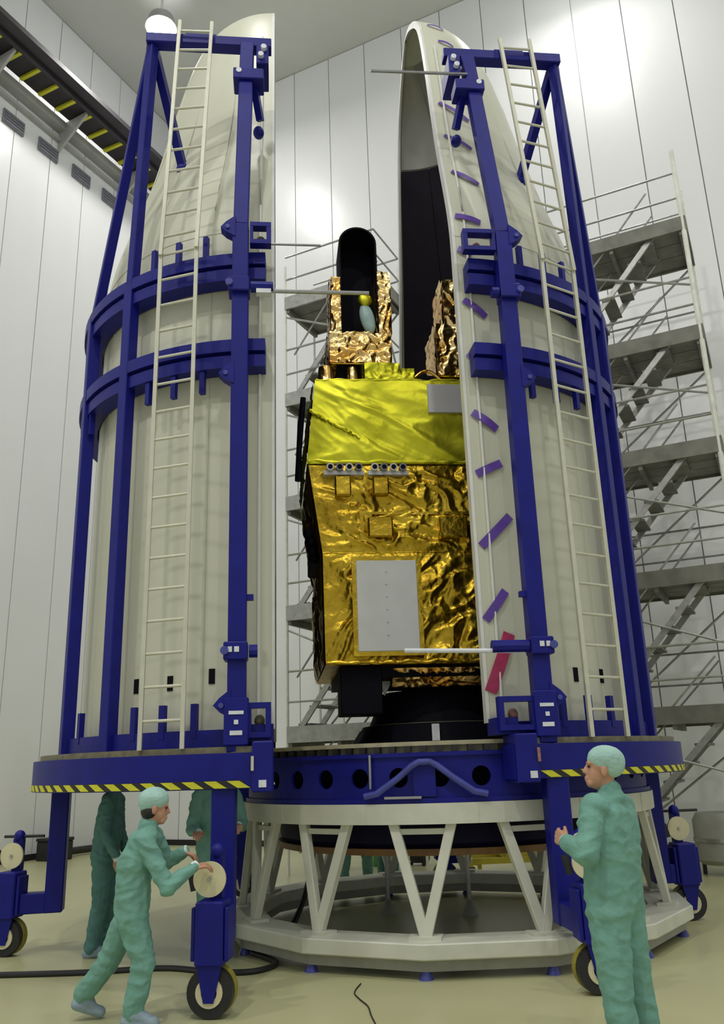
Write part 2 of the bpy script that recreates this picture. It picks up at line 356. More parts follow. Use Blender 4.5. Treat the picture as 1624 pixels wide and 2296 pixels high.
def build_half(side, cx):
    S = side                        # -1 left, +1 right
    LR = 'left' if S < 0 else 'right'
    A = lambda d: (-180 - d) if S < 0 else d      # angle d is given for the right half (-90 near split, 0 outward, 90 far split)
    rx = lambda v: cx + S * v
    # ---- fairing shell
    fh = empty('fairing_half', (cx, 0, 1.94), ('cream fairing half on the left, its rounded outside facing the camera' if S < 0 else 'cream fairing half on the right, open side showing a black lining'), 'fairing half', 'two halves of the rocket fairing')
    inn = [(max(0.005, r - 0.06), z) for r, z in PROF]
    inn[0] = (1.94, 1.94); inn[-1] = (0.005, 11.45)
    MB().lathe(cx, 0, PROF + inn[::-1], A(-90), A(90), 64).build('outer_shell', 'cream', fh)
    lin_lo = [(1.93, 1.96), (1.93, 6.85)] + [(prof_r(z) - 0.07, z) for z in (7.0, 7.15, 7.3, 7.45, 7.6, 7.8, 8.0, 8.25, 8.5, 8.75, 9.0, 9.25, 9.5, 9.75, 10.0, 10.15)]
    lin = [(r - 0.05, z) for r, z in lin_lo]
    # black acoustic lining panels, each its own piece
    for k in range(8):
        a0 = -88.5 + k * 22.125 + 0.15; a1 = a0 + 21.8
        MB().lathe(cx, 0, lin_lo + lin[::-1], A(a0), A(a1), 8).build('lining_panel', 'lining', fh)
    up_o = [(prof_r(z) - 0.064, z) for z in (10.2, 10.38, 10.6, 10.8, 10.97, 11.1, 11.25, 11.36)]
    up_i = [(r - 0.012, z) for r, z in up_o]
    for k in range(6):
        a0 = -88 + k * 29.33
        MB().lathe(cx, 0, up_o + up_i[::-1], A(a0 + 0.3), A(a0 + 29.0), 8).build('nose_panel', 'inner', fh)
    # split-edge flanges, near and far
    for sg in (-1, 1):
        pts_o = [(cx + S * -0.012, sg * (r + 0.004), z) for r, z in PROF]; pts_i = [(cx + S * -0.012, sg * max(0.0, r - 0.11), z) for r, z in PROF]
        m = MB(); n = len(PROF)
        for i in range(n - 1):
            quad = [pts_o[i], pts_i[i], pts_i[i + 1], pts_o[i + 1]]
            m.prism(quad, (S * 0.03, 0, 0))
        m.build('edge_flange', 'flange', fh, smooth=False)
    # conduit along the near edge
    m = MB(); m.path([cp(cx, prof_r(z) + 0.02, A(-90 + math.degrees(0.13 / prof_r(z))), z) for z in [1.96, 3, 4, 5, 6, 6.8, 7.2, 7.6, 8.2, 9, 9.6, 10.2]], 0.013, 6); m.build('edge_conduit', 'flange', fh)
    # vertical seam strips on the outside
    for d in (-72, -52, -30):
        m = MB(); m.path([cp(cx, prof_r(z) + 0.001, A(d), z) for z in [1.96, 3, 4, 5, 6, 6.8, 7.2, 7.6, 8.2, 9, 9.8]], 0.006, 5); m.build('seam', 'cream', fh)
    for z in (6.9, 10.2):
        m = MB(); r = prof_r(z); m.lathe(cx, 0, [(r - 0.01, z - 0.02), (r + 0.006, z - 0.02), (prof_r(z + 0.04) + 0.006, z + 0.02), (prof_r(z + 0.04) - 0.01, z + 0.02)], A(-90), A(90), 48); m.build('seam_band', 'cream', fh)
    for d, zz in ((-52, 2.36), (-63, 2.36), (-74.5, 2.40), (-38, 2.32)):
        a = math.radians(A(d)); m = MB(); c = cp(cx, 1.998, A(d), zz); m.box(c, (0.02, 0.055, 0.13), a); m.build('slot', 'black', fh, smooth=False)
    # ---- tape straps (right half only)
    if S > 0:
        tapes = [((7.15, -88.8), (7.08, -80.9), 'purple', .07), ((6.12, -88.4), (5.94, -82), 'purple', .07), ((5.52, -88.2), (5.34, -82), 'purple', .08), ((4.88, -88.2), (4.71, -81.5), 'purple', .08),
                 ((4.24, -88.3), (4.36, -81.1), 'purple', .08), ((3.53, -88.5), (3.83, -79.8), 'purple', .085), ((2.84, -88.8), (3.11, -82.9), 'purple', .08), ((2.20, -88.9), (2.72, -82.8), 'crimson', .11),
                 ((9.10, -87), (8.86, -73.5), 'purple', .05), ((8.52, -87), (8.34, -76), 'purple', .05), ((7.88, -87), (7.70, -78), 'purple', .06), ((10.75, -84), (10.70, -72), 'purple', .04), ((10.35, -80), (10.3, -70), 'purple', .04), ((6.72, -89), (6.66, -85), 'purple', .07)]
        for (z0, d0), (z1, d1), mt, w in tapes:
            m = MB(); N = 8; vs = []
            for i in range(N + 1):
                f = i / N; z = z0 + (z1 - z0) * f; d = d0 + (d1 - d0) * f
                lift = 0.012 + 0.018 * math.sin(PI * f)
                tl = Vector((math.radians(d1 - d0) * prof_r(z), z1 - z0)).normalized(); nx, nz = -tl.y, tl.x
                for sgn in (-1, 1):
                    zz = z + nz * sgn * w / 2; dd = d + math.degrees(nx * sgn * w / 2 / prof_r(z))
                    for off in (lift, lift + 0.004): vs.append(cp(cx, prof_r(zz) + off, A(dd), zz))
            fs = []
            for i in range(N):
                b0, b1 = i * 4, i * 4 + 4
                for p, q in ((0, 1), (1, 3), (3, 2), (2, 0)): fs.append((b0 + p, b0 + q, b1 + q, b1 + p))
            fs += [(0, 1, 3, 2), (N * 4, N * 4 + 1, N * 4 + 3, N * 4 + 2)]
            o = m.add(vs, fs).build('tape_strap', mt, fh)
            if mt == 'crimson': o['label'] = 'crimson strap'
    # ---- blue rolling frame
    fr = empty('fairing_trolley', (cx, 0, 0), ('blue wheeled frame carrying the left fairing half' if S < 0 else 'blue wheeled frame carrying the right fairing half'), 'trolley', 'two blue wheeled fairing frames')
    MB().sector(cx, 0, 2.12, 2.42, 1.47, 1.745, A(-88), A(88), 48).build('base_beam', 'blue', fr)
    MB().sector(cx, 0, 1.98, 2.36, 1.745, 1.795, A(-87), A(87), 48).build('bearing_strip', 'olive', fr)
    MB().sector(cx, 0, 2.005, 2.17, 1.795, 1.94, A(-86), A(86), 48).build('support_ring', 'blue', fr)
    MB().sector(cx, 0, 1.90, 2.06, 1.895, 1.94, A(-89), A(89), 48).build('seat_ring', 'blue', fr)
    MB().sector(cx, 0, 2.42, 2.424, 1.475, 1.535, A(-84.5 if S < 0 else -81.5), A(84.5), 48).build('hazard_band', 'haz_k', fr)
    st = math.degrees(0.185 / 2.42)
    for k in range(19):
        d = (-83.5 if S < 0 else -80.5) + st * k; hw = st * 0.27; sk = -st * 0.24
        vs = []
        for z, o in ((1.478, sk if S < 0 else -sk), (1.532, -sk if S < 0 else sk)):
            for rr in (2.4235, 2.427):
                for e in (-hw, 0, hw): vs.append(cp(cx, rr, A(d + e + (o if S > 0 else o)), z))
        fs = [(3, 4, 10, 9), (4, 5, 11, 10), (0, 1, 4, 3), (1, 2, 5, 4), (6, 7, 10, 9), (7, 8, 11, 10), (0, 3, 9, 6), (2, 5, 11, 8), (0, 1, 7, 6), (1, 2, 8, 7)]
        MB().add(vs, fs).build('hazard_stripe', 'haz_y', fr, smooth=False)
    for sg in (-1, 1):   # end blocks at the split
        m = MB(); eo = 0.0 if S < 0 else 0.10; m.span((rx(eo), sg * 2.05, 1.44), (rx(0.17 + eo * 1.2), sg * 2.46, 1.83)); m.build('end_block', 'blue', fr, bevel=0.012, smooth=False)
        m = MB(); m.span((rx(0.0), sg * 1.95, 1.83), (rx(0.20), sg * 2.25, 1.97)); m.build('end_plate', 'blue', fr, smooth=False)
    m = MB(); m.box((rx(0.165 + (0 if S < 0 else 0.12)), -2.475, 1.66), (0.022, 0.02, 0.11)); m.build('lever', 'redmark' if S > 0 else 'ladder', fr, smooth=False)
    m = MB(); m.box((rx(0.085 + (0 if S < 0 else 0.15)), -2.463, 1.505), (0.06, 0.006, 0.055)); m.build('sticker', 'label', fr, smooth=False)
    # short upright tabs on support ring and around the girders
    for d in (-34, -56, -64, -72):
        a = math.radians(A(d)); MB().box(cp(cx, 2.15, A(d), 2.02), (0.05, 0.055, 0.28), a).build('tab', 'blue', fr, smooth=False)
    for d in (-28, -56, -64, -72):
        a = math.radians(A(d)); MB().box(cp(cx, 2.16, A(d), 6.60), (0.05, 0.05, 0.26), a).build('tab', 'blue', fr, smooth=False)
        MB().box(cp(cx, 2.16, A(d), 5.16), (0.05, 0.05, 0.28), a).build('tab', 'blue', fr, smooth=False)
    # two curved girders
    for z in (6.33, 5.39):
        g = empty('ring_girder', (0, 0, 0)); g.parent = fr
        MB().sector(cx, 0, 2.02, 2.225, z + 0.015, z + 0.14, A(-88), A(88), 48).build('upper_flange', 'blue', g)
        MB().sector(cx, 0, 2.02, 2.16, z - 0.02, z + 0.02, A(-88), A(88), 48).build('groove', 'blue', g)
        MB().sector(cx, 0, 2.02, 2.20, z - 0.14, z - 0.015, A(-88), A(88), 48).build('lower_flange', 'blue', g)
    # main column
    ux = 0.30 if S < 0 else 0.42
    bot, mid = Vector((rx(ux), -2.26, 1.75)), Vector((rx(ux + 0.015), -2.26, 6.72)); top = Vector((rx(0.28), -2.05, 9.16))
    MB().bar(bot, mid, 0.155, 0.16, up=(0, 1, 0)).build('column', 'blue', fr, smooth=False, bevel=0.008)
    MB().bar(mid, top, 0.145, 0.13, up=(0, 1, 0)).build('upper_column', 'blue', fr, smooth=False, bevel=0.008)
    def colpt(z, dy=0.0):
        return (bot.lerp(mid, (z - bot.z) / (mid.z - bot.z)) if z <= mid.z else mid.lerp(top, (z - mid.z) / (top.z - mid.z))) + Vector((0, dy, 0))
    # base gusset plate with nub and hollow square frame
    c = colpt(1.98)
    MB().box((c.x, c.y - 0.06, 1.99), (0.20, 0.10, 0.38)).build('gusset', 'blue', fr, smooth=False, bevel=0.01)
    def nub(z, big=0.11):
        c = colpt(z); m = MB()
        m.prism([(c.x + S * 0.05, c.y - 0.09, z - 0.10), (c.x + S * 0.14, c.y - 0.09, z - 0.05), (c.x + S * (0.08 + big), c.y - 0.09, z), (c.x + S * 0.14, c.y - 0.09, z + 0.06), (c.x + S * 0.05, c.y - 0.09, z + 0.13)], (0, 0.12, 0)); m.build('nub', 'blue', fr, smooth=False)
        MB().disc((c.x + S * 0.125, c.y - 0.095, z), (0, 1, 0), 0.022, 0.02, 12).build('bolt', 'blue_lt', fr)
    for z in (2.12, 6.66, 5.10): nub(z)
    def hollow(z0, z1):
        c = colpt((z0 + z1) / 2); x0 = c.x - S * 0.09; x1 = rx(0.02); y = c.y - 0.02; w = 0.045
        m = MB()
        m.span((x0, y - 0.05, z1 - w), (x1, y + 0.05, z1)); m.span((x0, y - 0.05, z0), (x1, y + 0.05, z0 + w))
        m.span((x1, y - 0.048, z0 + w), (x1 + S * w, y + 0.048, z1 - w)); m.span((x0, y - 0.048, z0 + w), (x0 - S * 0.03, y + 0.048, z1 - w))
        m.build('square_frame', 'blue', fr, smooth=False)
        xm = (x0 + x1) / 2
        MB().ell((xm, y + 0.10, (z0 + z1) / 2), (0.045, 0.05, 0.05)).build('latch_knob', 'olive' if S < 0 else 'redmark', fr)
    hollow(1.86, 2.14); hollow(6.50, 6.74)
    # clamp blocks
    for z, mk in ((2.56, 'label'), (6.02, 'label')):
        c = colpt(z)
        MB().box((c.x + S * 0.01, c.y - 0.03, z), (0.20, 0.20, 0.15)).build('clamp_block', 'blue', fr, smooth=False, bevel=0.01)
        long_arm = (z < 3) == (S > 0)
        MB().tube((c.x - S * 0.10, c.y - 0.06, z), (rx(0.0) if long_arm else c.x - S * 0.17, c.y - 0.06, z), 0.055, 10).build('clamp_arm', 'blue', fr)
        if z < 3:
            for k, w in ((0, 0.035), (1, 0.04)): MB().box((c.x + S * (0.055 - 0.055 * k), c.y - 0.136, z + 0.01), (w, 0.006, 0.045)).build('marking', mk, fr, smooth=False)
        MB().disc((c.x + S * 0.10, c.y - 0.14, z), (0, 1, 0), 0.035, 0.03, 12).build('bolt', 'blue_lt', fr)
    for k, (zz, w, h) in enumerate(((2.06, 0.12, 0.028), (1.985, 0.035, 0.035), (1.90, 0.10, 0.035))):
        c = colpt(zz); MB().box((c.x, c.y - 0.114, zz), (w, 0.006, h)).build('marking', 'label', fr, smooth=False)
    c = colpt(3.02); MB().box((c.x - S * 0.105, c.y - 0.03, 3.02), (0.06, 0.05, 0.05)).build('stop', 'blue', fr, smooth=False)
    # two outer posts, running up to an apex, and the cross beam
    apex = Vector((rx(1.30), -2.0, 9.18))
    degs = (-48, -25) if S < 0 else (-45.3, -34)
    for d in degs:
        p0 = cp(cx, 2.17, A(d), 1.745); p1 = cp(cx, 2.17, A(d), 6.4)
        rad = Vector((math.cos(math.radians(A(d))), math.sin(math.radians(A(d))), 0))
        MB().bar(p0, p1, 0.12, 0.12, up=rad).build('post', 'blue', fr, smooth=False, bevel=0.008)
        MB().bar(p1 - Vector((0, 0, 0.05)), apex + Vector((0, 0, -0.03)), 0.10, 0.10, up=rad).build('raking_post', 'blue', fr, smooth=False, bevel=0.008)
    e2 = Vector((rx(1.02), -1.28, 8.15))
    MB().bar(apex, e2, 0.085, 0.085).build('strut', 'blue', fr, smooth=False)
    MB().ell(e2, (0.08, 0.08, 0.08)).build('strut_pad', 'blue', fr)
    MB().span((rx(0.02), -2.09, 9.14), (rx(1.36), -1.95, 9.26)).build('cross_beam', 'blue', fr, smooth=False, bevel=0.008)
    MB().span((rx(0.62), -2.03, 9.26), (rx(0.95), -1.98, 9.33)).build('beam_cap', 'blue', fr, smooth=False)
    MB().span((rx(0.05), -2.16, 8.84), (rx(0.18), -1.75, 9.10)).build('top_clamp', 'blue', fr, smooth=False, bevel=0.01)
    MB().span((rx(0.10), -2.20, 8.60), (rx(0.42), -1.95, 8.74)).build('top_bracket', 'blue', fr, smooth=False, bevel=0.01)
    MB().bar((rx(0.20), -2.05, 8.62), (rx(0.14), -1.9, 8.32), 0.07, 0.07).build('top_prop', 'blue', fr, smooth=False)
    MB().ell((rx(0.16), -1.80, 8.25), (0.06, 0.08, 0.06)).build('prop_pad', 'blue', fr)
    for xo, zo in ((0.10, 9.03), (0.13, 8.93), (0.36, 8.70)): MB().disc((rx(xo), -2.18, zo), (0, 1, 0), 0.03, 0.05, 12).build('bolt', 'label', fr)
    # guide rods across the opening
    if S < 0:
        MB().tube((rx(0.05), -2.2, 6.58), (rx(-0.47), -2.2, 6.58), 0.012, 8).build('guide_rod', 'steel', fr)
        MB().tube((rx(0.16), -2.32, 5.98), (rx(-0.92), -2.32, 5.98), 0.020, 10).build('guide_rod', 'steel', fr)
        MB().span((rx(0.16), -2.36, 5.94), (rx(0.02), -2.28, 6.02)).build('rod_sleeve', 'label', fr, smooth=False)
    else:
        MB().tube((rx(0.25), -2.15, 8.84), (rx(-0.82), -2.15, 8.82), 0.016, 8).build('guide_rod', 'steel', fr)
        MB().tube((rx(0.28), -2.32, 2.52), (rx(-0.76), -2.32, 2.54), 0.020, 10).build('guide_rod', 'label', fr)
    # legs with casters: near, outer, far
    spots = [((0.39 if S < 0 else 0.46, -2.27), (0.42 if S < 0 else 0.46, -2.87)), ((2.12, -0.32), (2.53 if S < 0 else 2.37, -0.36)), ((0.42, 2.27), (0.42, 2.75))]
    for k, ((lx, ly), (wx, wy)) in enumerate(spots):
        lp = Vector((rx(lx), ly, 0)); wp = Vector((rx(wx), wy, 0)); od = (wp - lp).normalized(); sd = Vector((-od.y, od.x, 0))
        lg = empty('leg', (lp.x, lp.y, 0)); lg.location = lp - world_loc(fr); lg.parent = fr
        MB().bar((lp.x, lp.y, 0.36), (lp.x, lp.y, 1.50), 0.19, 0.17, up=od).build('leg_post', 'blue', lg, smooth=False, bevel=0.01)
        MB().bar(lp + Vector((0, 0, 0.45)), wp - od * 0.10 + Vector((0, 0, 0.45)), 0.17, 0.18).build('leg_arm', 'blue', lg, smooth=False, bevel=0.01)
        ca = empty('caster', (wp.x, wp.y, 0)); ca.location = wp - world_loc(fr); ca.parent = fr
        # wheel axis: across the line of sight for the near one
        ax = (Vector((-0.22, -1, 0)) if (k == 0 and S < 0) else (Vector((-0.25, -0.97, 0)) if S < 0 else Vector((0.0, -1, 0)))).normalized()
        tn = Vector((-ax.y, ax.x, 0))
        R = 0.165; wc = wp + Vector((0, 0, R))
        MB().disc(wc - ax * 0.045, ax, R, 0.075, 28).build('tyre', 'tyre', ca)
        MB().disc(wc + ax * 0.025, ax, R - 0.004, 0.07, 28).build('wheel', 'rubber', ca)
        MB().disc(wc + ax * 0.066, ax, 0.095, 0.016, 24, 0.055).build('hub_ring', 'handwheel', ca)
        MB().disc(wc + ax * 0.07, ax, 0.028, 0.03, 14).build('axle', 'rubber', ca)
        MB().prism([wc + ax * 0.075 + tn * x + Vector((0, 0, z)) for x, z in ((-0.035, -0.06), (0.035, -0.06), (0.10, 0.22), (-0.10, 0.22))], ax * 0.012).build('fork_plate', 'blue', ca, smooth=False)
        MB().bar(wp + Vector((0, 0, 0.33)), wp + Vector((0, 0, 0.74)), 0.20, 0.22, up=ax).build('caster_body', 'blue', ca, smooth=False, bevel=0.012)
        for sgn in (-1, 1):
            MB().bar(wp + tn * (sgn * 0.118) + Vector((0, 0, 0.36)), wp + tn * (sgn * 0.118) + Vector((0, 0, 0.70)), 0.17, 0.03, up=tn).build('side_plate', 'blue', ca, smooth=False, bevel=0.006)
        hz = 0.88; hc = wp + Vector((0, 0, hz)) + ax * (0.05 if k == 0 else 0.0) - tn * 0.015
        MB().disc(hc, ax, 0.118, 0.02, 28).build('handwheel', 'handwheel', ca)
        MB().disc(hc + ax * 0.014, ax, 0.014, 0.02, 12).build('handwheel_hub', 'steel', ca)
        MB().tube(hc, hc - ax * 0.12, 0.022, 8).build('handwheel_shaft', 'blue', ca)
        MB().bar(wp + Vector((0, 0, 0.74)) - ax * 0.09, wp + Vector((0, 0, 1.03)) - ax * 0.09, 0.09, 0.07, up=ax).build('jack_tube', 'blue', ca, smooth=False)
        tp = wp + Vector((0, 0, 1.05)) - ax * 0.09
        MB().ell(tp, (0.055, 0.055, 0.06)).build('jack_head', 'blue', ca)
        if k > 0:
            MB().tube(tp - tn * 0.16, tp + tn * 0.26, 0.014, 8).build('crank_bar', 'rubber', ca)
        MB().bar(wp - tn * 0.14 + Vector((0, 0, 0.80)), wp - tn * 0.17 + Vector((0, 0, 0.93)), 0.05, 0.04).build('brake_lever', 'rubber', ca, smooth=False)
    # ---- access ladder standing on the base beam
    ld = empty('access_ladder', cp(cx, 2.38, A(-67 if S < 0 else -64.3), 1.75), ('pale ladder on the left fairing frame' if S < 0 else 'pale ladder on the right fairing frame'), 'ladder', 'two tall access ladders')
    da, db = (-72.0, -62.6) if S < 0 else (-69.5, -59.0)
    ra, rb = cp(cx, 2.385, A(da), 0), cp(cx, 2.385, A(db), 0)
    Z = Vector((0, 0, 1))
    for r in (ra, rb): MB().bar(r + Z * 1.79, r + Z * 6.60, 0.035, 0.05, up=(0, 1, 0)).build('rail', 'ladder', ld, smooth=False)
    for i in range(17):
        z = 2.02 + i * 0.278; MB().tube(ra + Z * z, rb + Z * z, 0.013, 8).build('rung', 'ladder', ld)
    ta, tb = Vector((rx(0.66), -2.13, 9.38)), Vector((rx(1.0), -2.13, 9.38))
    ua, ub = ra + Z * 6.45 + Vector((0, -0.03, 0)), rb + Z * 6.45 + Vector((0, -0.03, 0))
    for p, q in ((ua, ta), (ub, tb)): MB().bar(p, q, 0.034, 0.045, up=(0, 1, 0)).build('rail', 'ladder', ld, smooth=False)
    for i in range(11):
        f = 0.07 + i * 0.0885; MB().tube(ua.lerp(ta, f), ub.lerp(tb, f), 0.013, 8).build('rung', 'ladder', ld)
    return fr
build_half(-1, -1.819)
build_half(1, 0.05)

# ------------------------------------------------------------------ stand, turntable ring, adapter
sd = empty('payload_stand', (0, 0, 0), 'pale grey ring stand on V-shaped legs under the satellite', 'stand')
NV = 14
def poly_ring(r0, r1, z0, z1, n, off):
    m = MB(); vs = []
    for i in range(n):
        a = math.radians(off + 360 / n * i); c, s = math.cos(a), math.sin(a)
        vs += [(r0 * c, r0 * s, z0), (r1 * c, r1 * s, z0), (r1 * c, r1 * s, z1), (r0 * c, r0 * s, z1)]
    fs = []
    for i in range(n):
        j = (i + 1) % n
        for k in range(4): fs.append((i * 4 + k, i * 4 + (k + 1) % 4, j * 4 + (k + 1) % 4, j * 4 + k))
    return m.add(vs, fs)
off0 = -80.5
poly_ring(1.98, 2.38, 0.15, 0.27, NV, off0).build('base_ring', 'stand', sd, smooth=False, bevel=0.01)
poly_ring(2.02, 2.30, 0.06, 0.15, NV, off0).build('base_rim', 'greybox', sd, smooth=False)
MB().sector(0, 0, 1.95, 2.14, 1.13, 1.295, 0, 360, 72).build('top_ring', 'stand', sd)
for i in range(NV):
    a = off0 + 360 / NV * i
    b = cp(0, 2.16, a, 0.27)
    for sgn in (-1, 1):
        t = cp(0, 2.06, a + sgn * 6.9, 1.14)
        MB().bar(b + Vector((0, 0, -0.005)) + (t - b) * 0.0, t, 0.085, 0.07, up=cp(0, 1, a, 0)).build('leg', 'stand', sd, smooth=False, bevel=0.006)
    t0, t1 = cp(0, 2.06, a - 6.2, 1.07), cp(0, 2.06, a + 6.2, 1.07)
    MB().bar(t0, t1, 0.04, 0.045).build('tie_bar', 'stand', sd, smooth=False)
    MB().box(b + Vector((0, 0, 0.012)), (0.17, 0.26, 0.024), math.radians(a)).build('foot_plate', 'stand', sd, smooth=False)
    MB().tube(cp(0, 2.26, a, 0.0), cp(0, 2.26, a, 0.07), 0.06, 12, 0.03).build('levelling_foot', 'blue_lt', sd)
for i in range(NV):
    a = off0 + 360 / NV * (i + 0.5)
    MB().box(cp(0, 2.139, a, 1.213), (0.008, 0.012, 0.16), math.radians(a)).build('weld_seam', 'stand', sd, smooth=False)
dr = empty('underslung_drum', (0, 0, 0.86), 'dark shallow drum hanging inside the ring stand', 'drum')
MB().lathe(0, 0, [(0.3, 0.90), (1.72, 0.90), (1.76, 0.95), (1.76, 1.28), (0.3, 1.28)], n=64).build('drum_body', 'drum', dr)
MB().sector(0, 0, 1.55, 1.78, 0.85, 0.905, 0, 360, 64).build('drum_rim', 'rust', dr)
# blue turntable with real holes
tt = empty('turntable', (0, 0, 1.30), 'blue round turntable ring with lightening holes on the stand', 'turntable')
def holed_ring(R, z0, z1, ncell, off, hr, depth):
    m = MB(); n = 24
    for i in range(ncell):
        ac = off + 360 / ncell * i; w = math.radians(360 / ncell) * R / 2; zc = (z0 + z1) / 2; h = (z1 - z0) / 2
        outer = []; inner = []
        for k in range(n):
            t = 2 * PI * k / n + PI / 4; c, s = math.cos(t), math.sin(t); q = 1 / max(abs(c), abs(s))
            outer.append((c * q * w, s * q * h)); inner.append((c * hr, s * hr))
        P = lambda u, v, r: cp(0, r, ac + math.degrees(u / R), zc + v)
        vs = [P(u, v, R) for u, v in outer] + [P(u, v, R) for u, v in inner] + [P(u, v, R - depth) for u, v in inner] + [P(u, v, R - depth) for u, v in outer]
        fs = []
        for k in range(n):
            j = (k + 1) % n
            fs += [(k, j, n + j, n + k), (n + k, n + j, 2 * n + j, 2 * n + k), (2 * n + k, 2 * n + j, 3 * n + j, 3 * n + k)]
        m.add(vs, fs)
    return m
holed_ring(2.09, 1.33, 1.68, 37, -91.75, 0.082, 0.03).build('holed_web', 'blue', tt, smooth=False)
MB().sector(0, 0, 1.80, 2.12, 1.297, 1.335, 0, 360, 72).build('lower_flange', 'blue', tt)
MB().sector(0, 0, 1.80, 2.115, 1.675, 1.71, 0, 360, 72).build('upper_flange', 'blue', tt)
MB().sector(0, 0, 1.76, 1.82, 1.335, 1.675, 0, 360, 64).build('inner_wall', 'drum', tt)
MB().sector(0, 0, 1.2, 2.05, 1.71, 1.765, 0, 360, 72).build('gear_ring', 'olive', tt)
MB().sector(0, 0, 0.75, 2.085, 1.765, 1.80, 0, 360, 72).build('top_plate', 'tanplate', tt)
tooth = MB().box((2.078, 0, 1.738), (0.05, 0.055, 0.052)).mesh('tooth', Vector((0, 0, 0)), False); tooth.materials.append(M['haz_k'])
for i in range(96):
    o = bpy.data.objects.new('tooth', tooth); COL.objects.link(o); o.parent = tt; o.location = (0, 0, -1.30); o.rotation_euler = (0, 0, 2 * PI * i / 96)
m = MB(); m.path([cp(0, 2.16, a, z) for a, z in ((-119, 1.36), (-116, 1.38), (-111, 1.50), (-107.6, 1.60), (-106, 1.63), (-103.5, 1.63), (-102, 1.60), (-98.5, 1.50), (-94, 1.385), (-91, 1.36))], 0.028, 10); m.build('bent_pipe', 'blue_lt', tt)
MB().box(cp(0, 2.11, -105, 1.5), (0.03, 0.19, 0.30), math.radians(-105)).build('stiffener', 'blue', tt, smooth=False)
MB().tube(cp(0, 2.13, -117.8, 1.42), cp(0, 2.13, -117.8, 1.70), 0.012, 8).build('pin_rod', 'steel', tt)
MB().box(cp(0, 2.13, -110, 1.345), (0.05, 0.32, 0.02), math.radians(-110)).build('step_plate', 'steel', tt, smooth=False)
# jack feet standing inside the stand
for (x, y, lab) in ((-0.55, 0.88, 'dark screw jack on the floor in the left of the ring stand'), (0.32, 0.56, 'dark screw jack on the floor in the right of the ring stand')):
    j = empty('screw_jack', (x, y, 0), lab, 'jack', 'screw jacks inside the stand')
    MB().tube((x, y, 0), (x, y, 0.16), 0.10, 14, 0.03).build('jack_foot', 'greybox', j)
    MB().tube((x, y, 0.16), (x, y, 0.86), 0.025, 10).build('jack_screw', 'steel', j)
    MB().disc((x, y, 0.82), (0, 0, 1), 0.08, 0.03, 14).build('jack_plate', 'steel', j)
# payload adapter
ad = empty('payload_adapter', (0, 0, 1.80), 'black conical payload adapter on the turntable', 'adapter')
MB().lathe(0, 0, [(0.80, 1.80), (0.97, 1.80), (0.95, 1.83), (0.88, 1.97), (0.86, 2.01), (0.76, 2.01), (0.78, 1.95)], n=64).build('clamp_ring', 'black', ad)
MB().lathe(0, 0, [(0.70, 2.01), (0.79, 2.01), (0.645, 2.34), (0.63, 2.36), (0.55, 2.36), (0.57, 2.32)], n=64).build('cone', 'black', ad)
MB().sector(0, 0, 0.77, 0.80, 2.005, 2.02, 0, 360, 64).build('seam_ring', 'olive', ad)
MB().box(cp(0, 0.97, -103.5, 1.91), (0.05, 0.075, 0.16), math.radians(-103.5)).build('white_pin', 'label', ad, smooth=False)
MB().bar((-1.0, -0.3, 1.80), (-0.90, -0.3, 1.95), 0.05, 0.05).build('clamp_bolt', 'rubber', ad, smooth=False)

# ------------------------------------------------------------------ satellite
sat = empty('satellite', (0, 0, 2.5), 'gold foil wrapped satellite standing between the fairing halves', 'satellite')
def foil_quad(name, mt, P, nu, nv, amp, seed, fu=3.0, fv=2.0, parent=sat, skew=0.0, pin=True, sharp=0.7):
    """crumpled sheet over the quad P=[bl, br, tr, tl]"""
    P = [Vector(p) for p in P]; nrm = (P[1] - P[0]).cross(P[3] - P[0]).normalized(); vs = []; fs = []
    for j in range(nv + 1):
        v = j / nv
        for i in range(nu + 1):
            u = i / nu
            p = (P[0] * (1 - u) + P[1] * u) * (1 - v) + (P[3] * (1 - u) + P[2] * u) * v
            x = u * fu + skew * v * fu; y = v * fv
            w = Vector((x + seed * 7.3, y - seed * 3.1, seed))
            wv = Vector((noise.noise(w * 0.8), noise.noise(w * 0.8 + Vector((5, 5, 5))), 0)) * 0.8
            q = w + wv
            h = 1 - abs(noise.noise(q)) * 2.4
            h2 = 1 - abs(noise.noise(q * 2.1 + Vector((3, 1, 9)))) * 2.2
            h3 = noise.noise(q * 4.7)
            d = amp * (sharp * h + (1 - sharp) * 0.9 * h2 + 0.12 * h3)
            if pin: d *= min(1, 7 * min(u, 1 - u, v, 1 - v) + 0.15)
            vs.append(p + nrm * (0.012 + d))
    W = nu + 1
    for j in range(nv):
        for i in range(nu): fs.append((j * W + i, j * W + i + 1, (j + 1) * W + i + 1, (j + 1) * W + i))
    m = MB().add(vs, fs); base = world_loc(parent); me = bpy.data.meshes.new(name)
    me.from_pydata([Vector(p) - base for p in m.v], [], m.f); me.shade_smooth(); me.materials.append(M[mt])
    o = bpy.data.objects.new(name, me); COL.objects.link(o); o.parent = parent
    return o
YF = -1.0
def hexa(mb, xl0, xl1, xr0, xr1, y0, y1, z0, z1):
    return mb.add([(xl0, y0, z0), (xr0, y0, z0), (xr0, y1, z0), (xl0, y1, z0), (xl1, y0, z1), (xr1, y0, z1), (xr1, y1, z1), (xl1, y1, z1)], [(3, 2, 1, 0), (4, 5, 6, 7), (0, 1, 5, 4), (1, 2, 6, 5), (2, 3, 7, 6), (3, 0, 4, 7)])
hexa(MB(), -1.31, -1.32, 1.31, 1.32, YF, 1.0, 2.58, 3.72).build('lower_bus', 'amber', sat, smooth=False)
hexa(MB(), -1.32, -1.455, 1.32, 1.42, YF, 1.0, 3.72, 4.69).build('middle_bus', 'amber', sat, smooth=False)
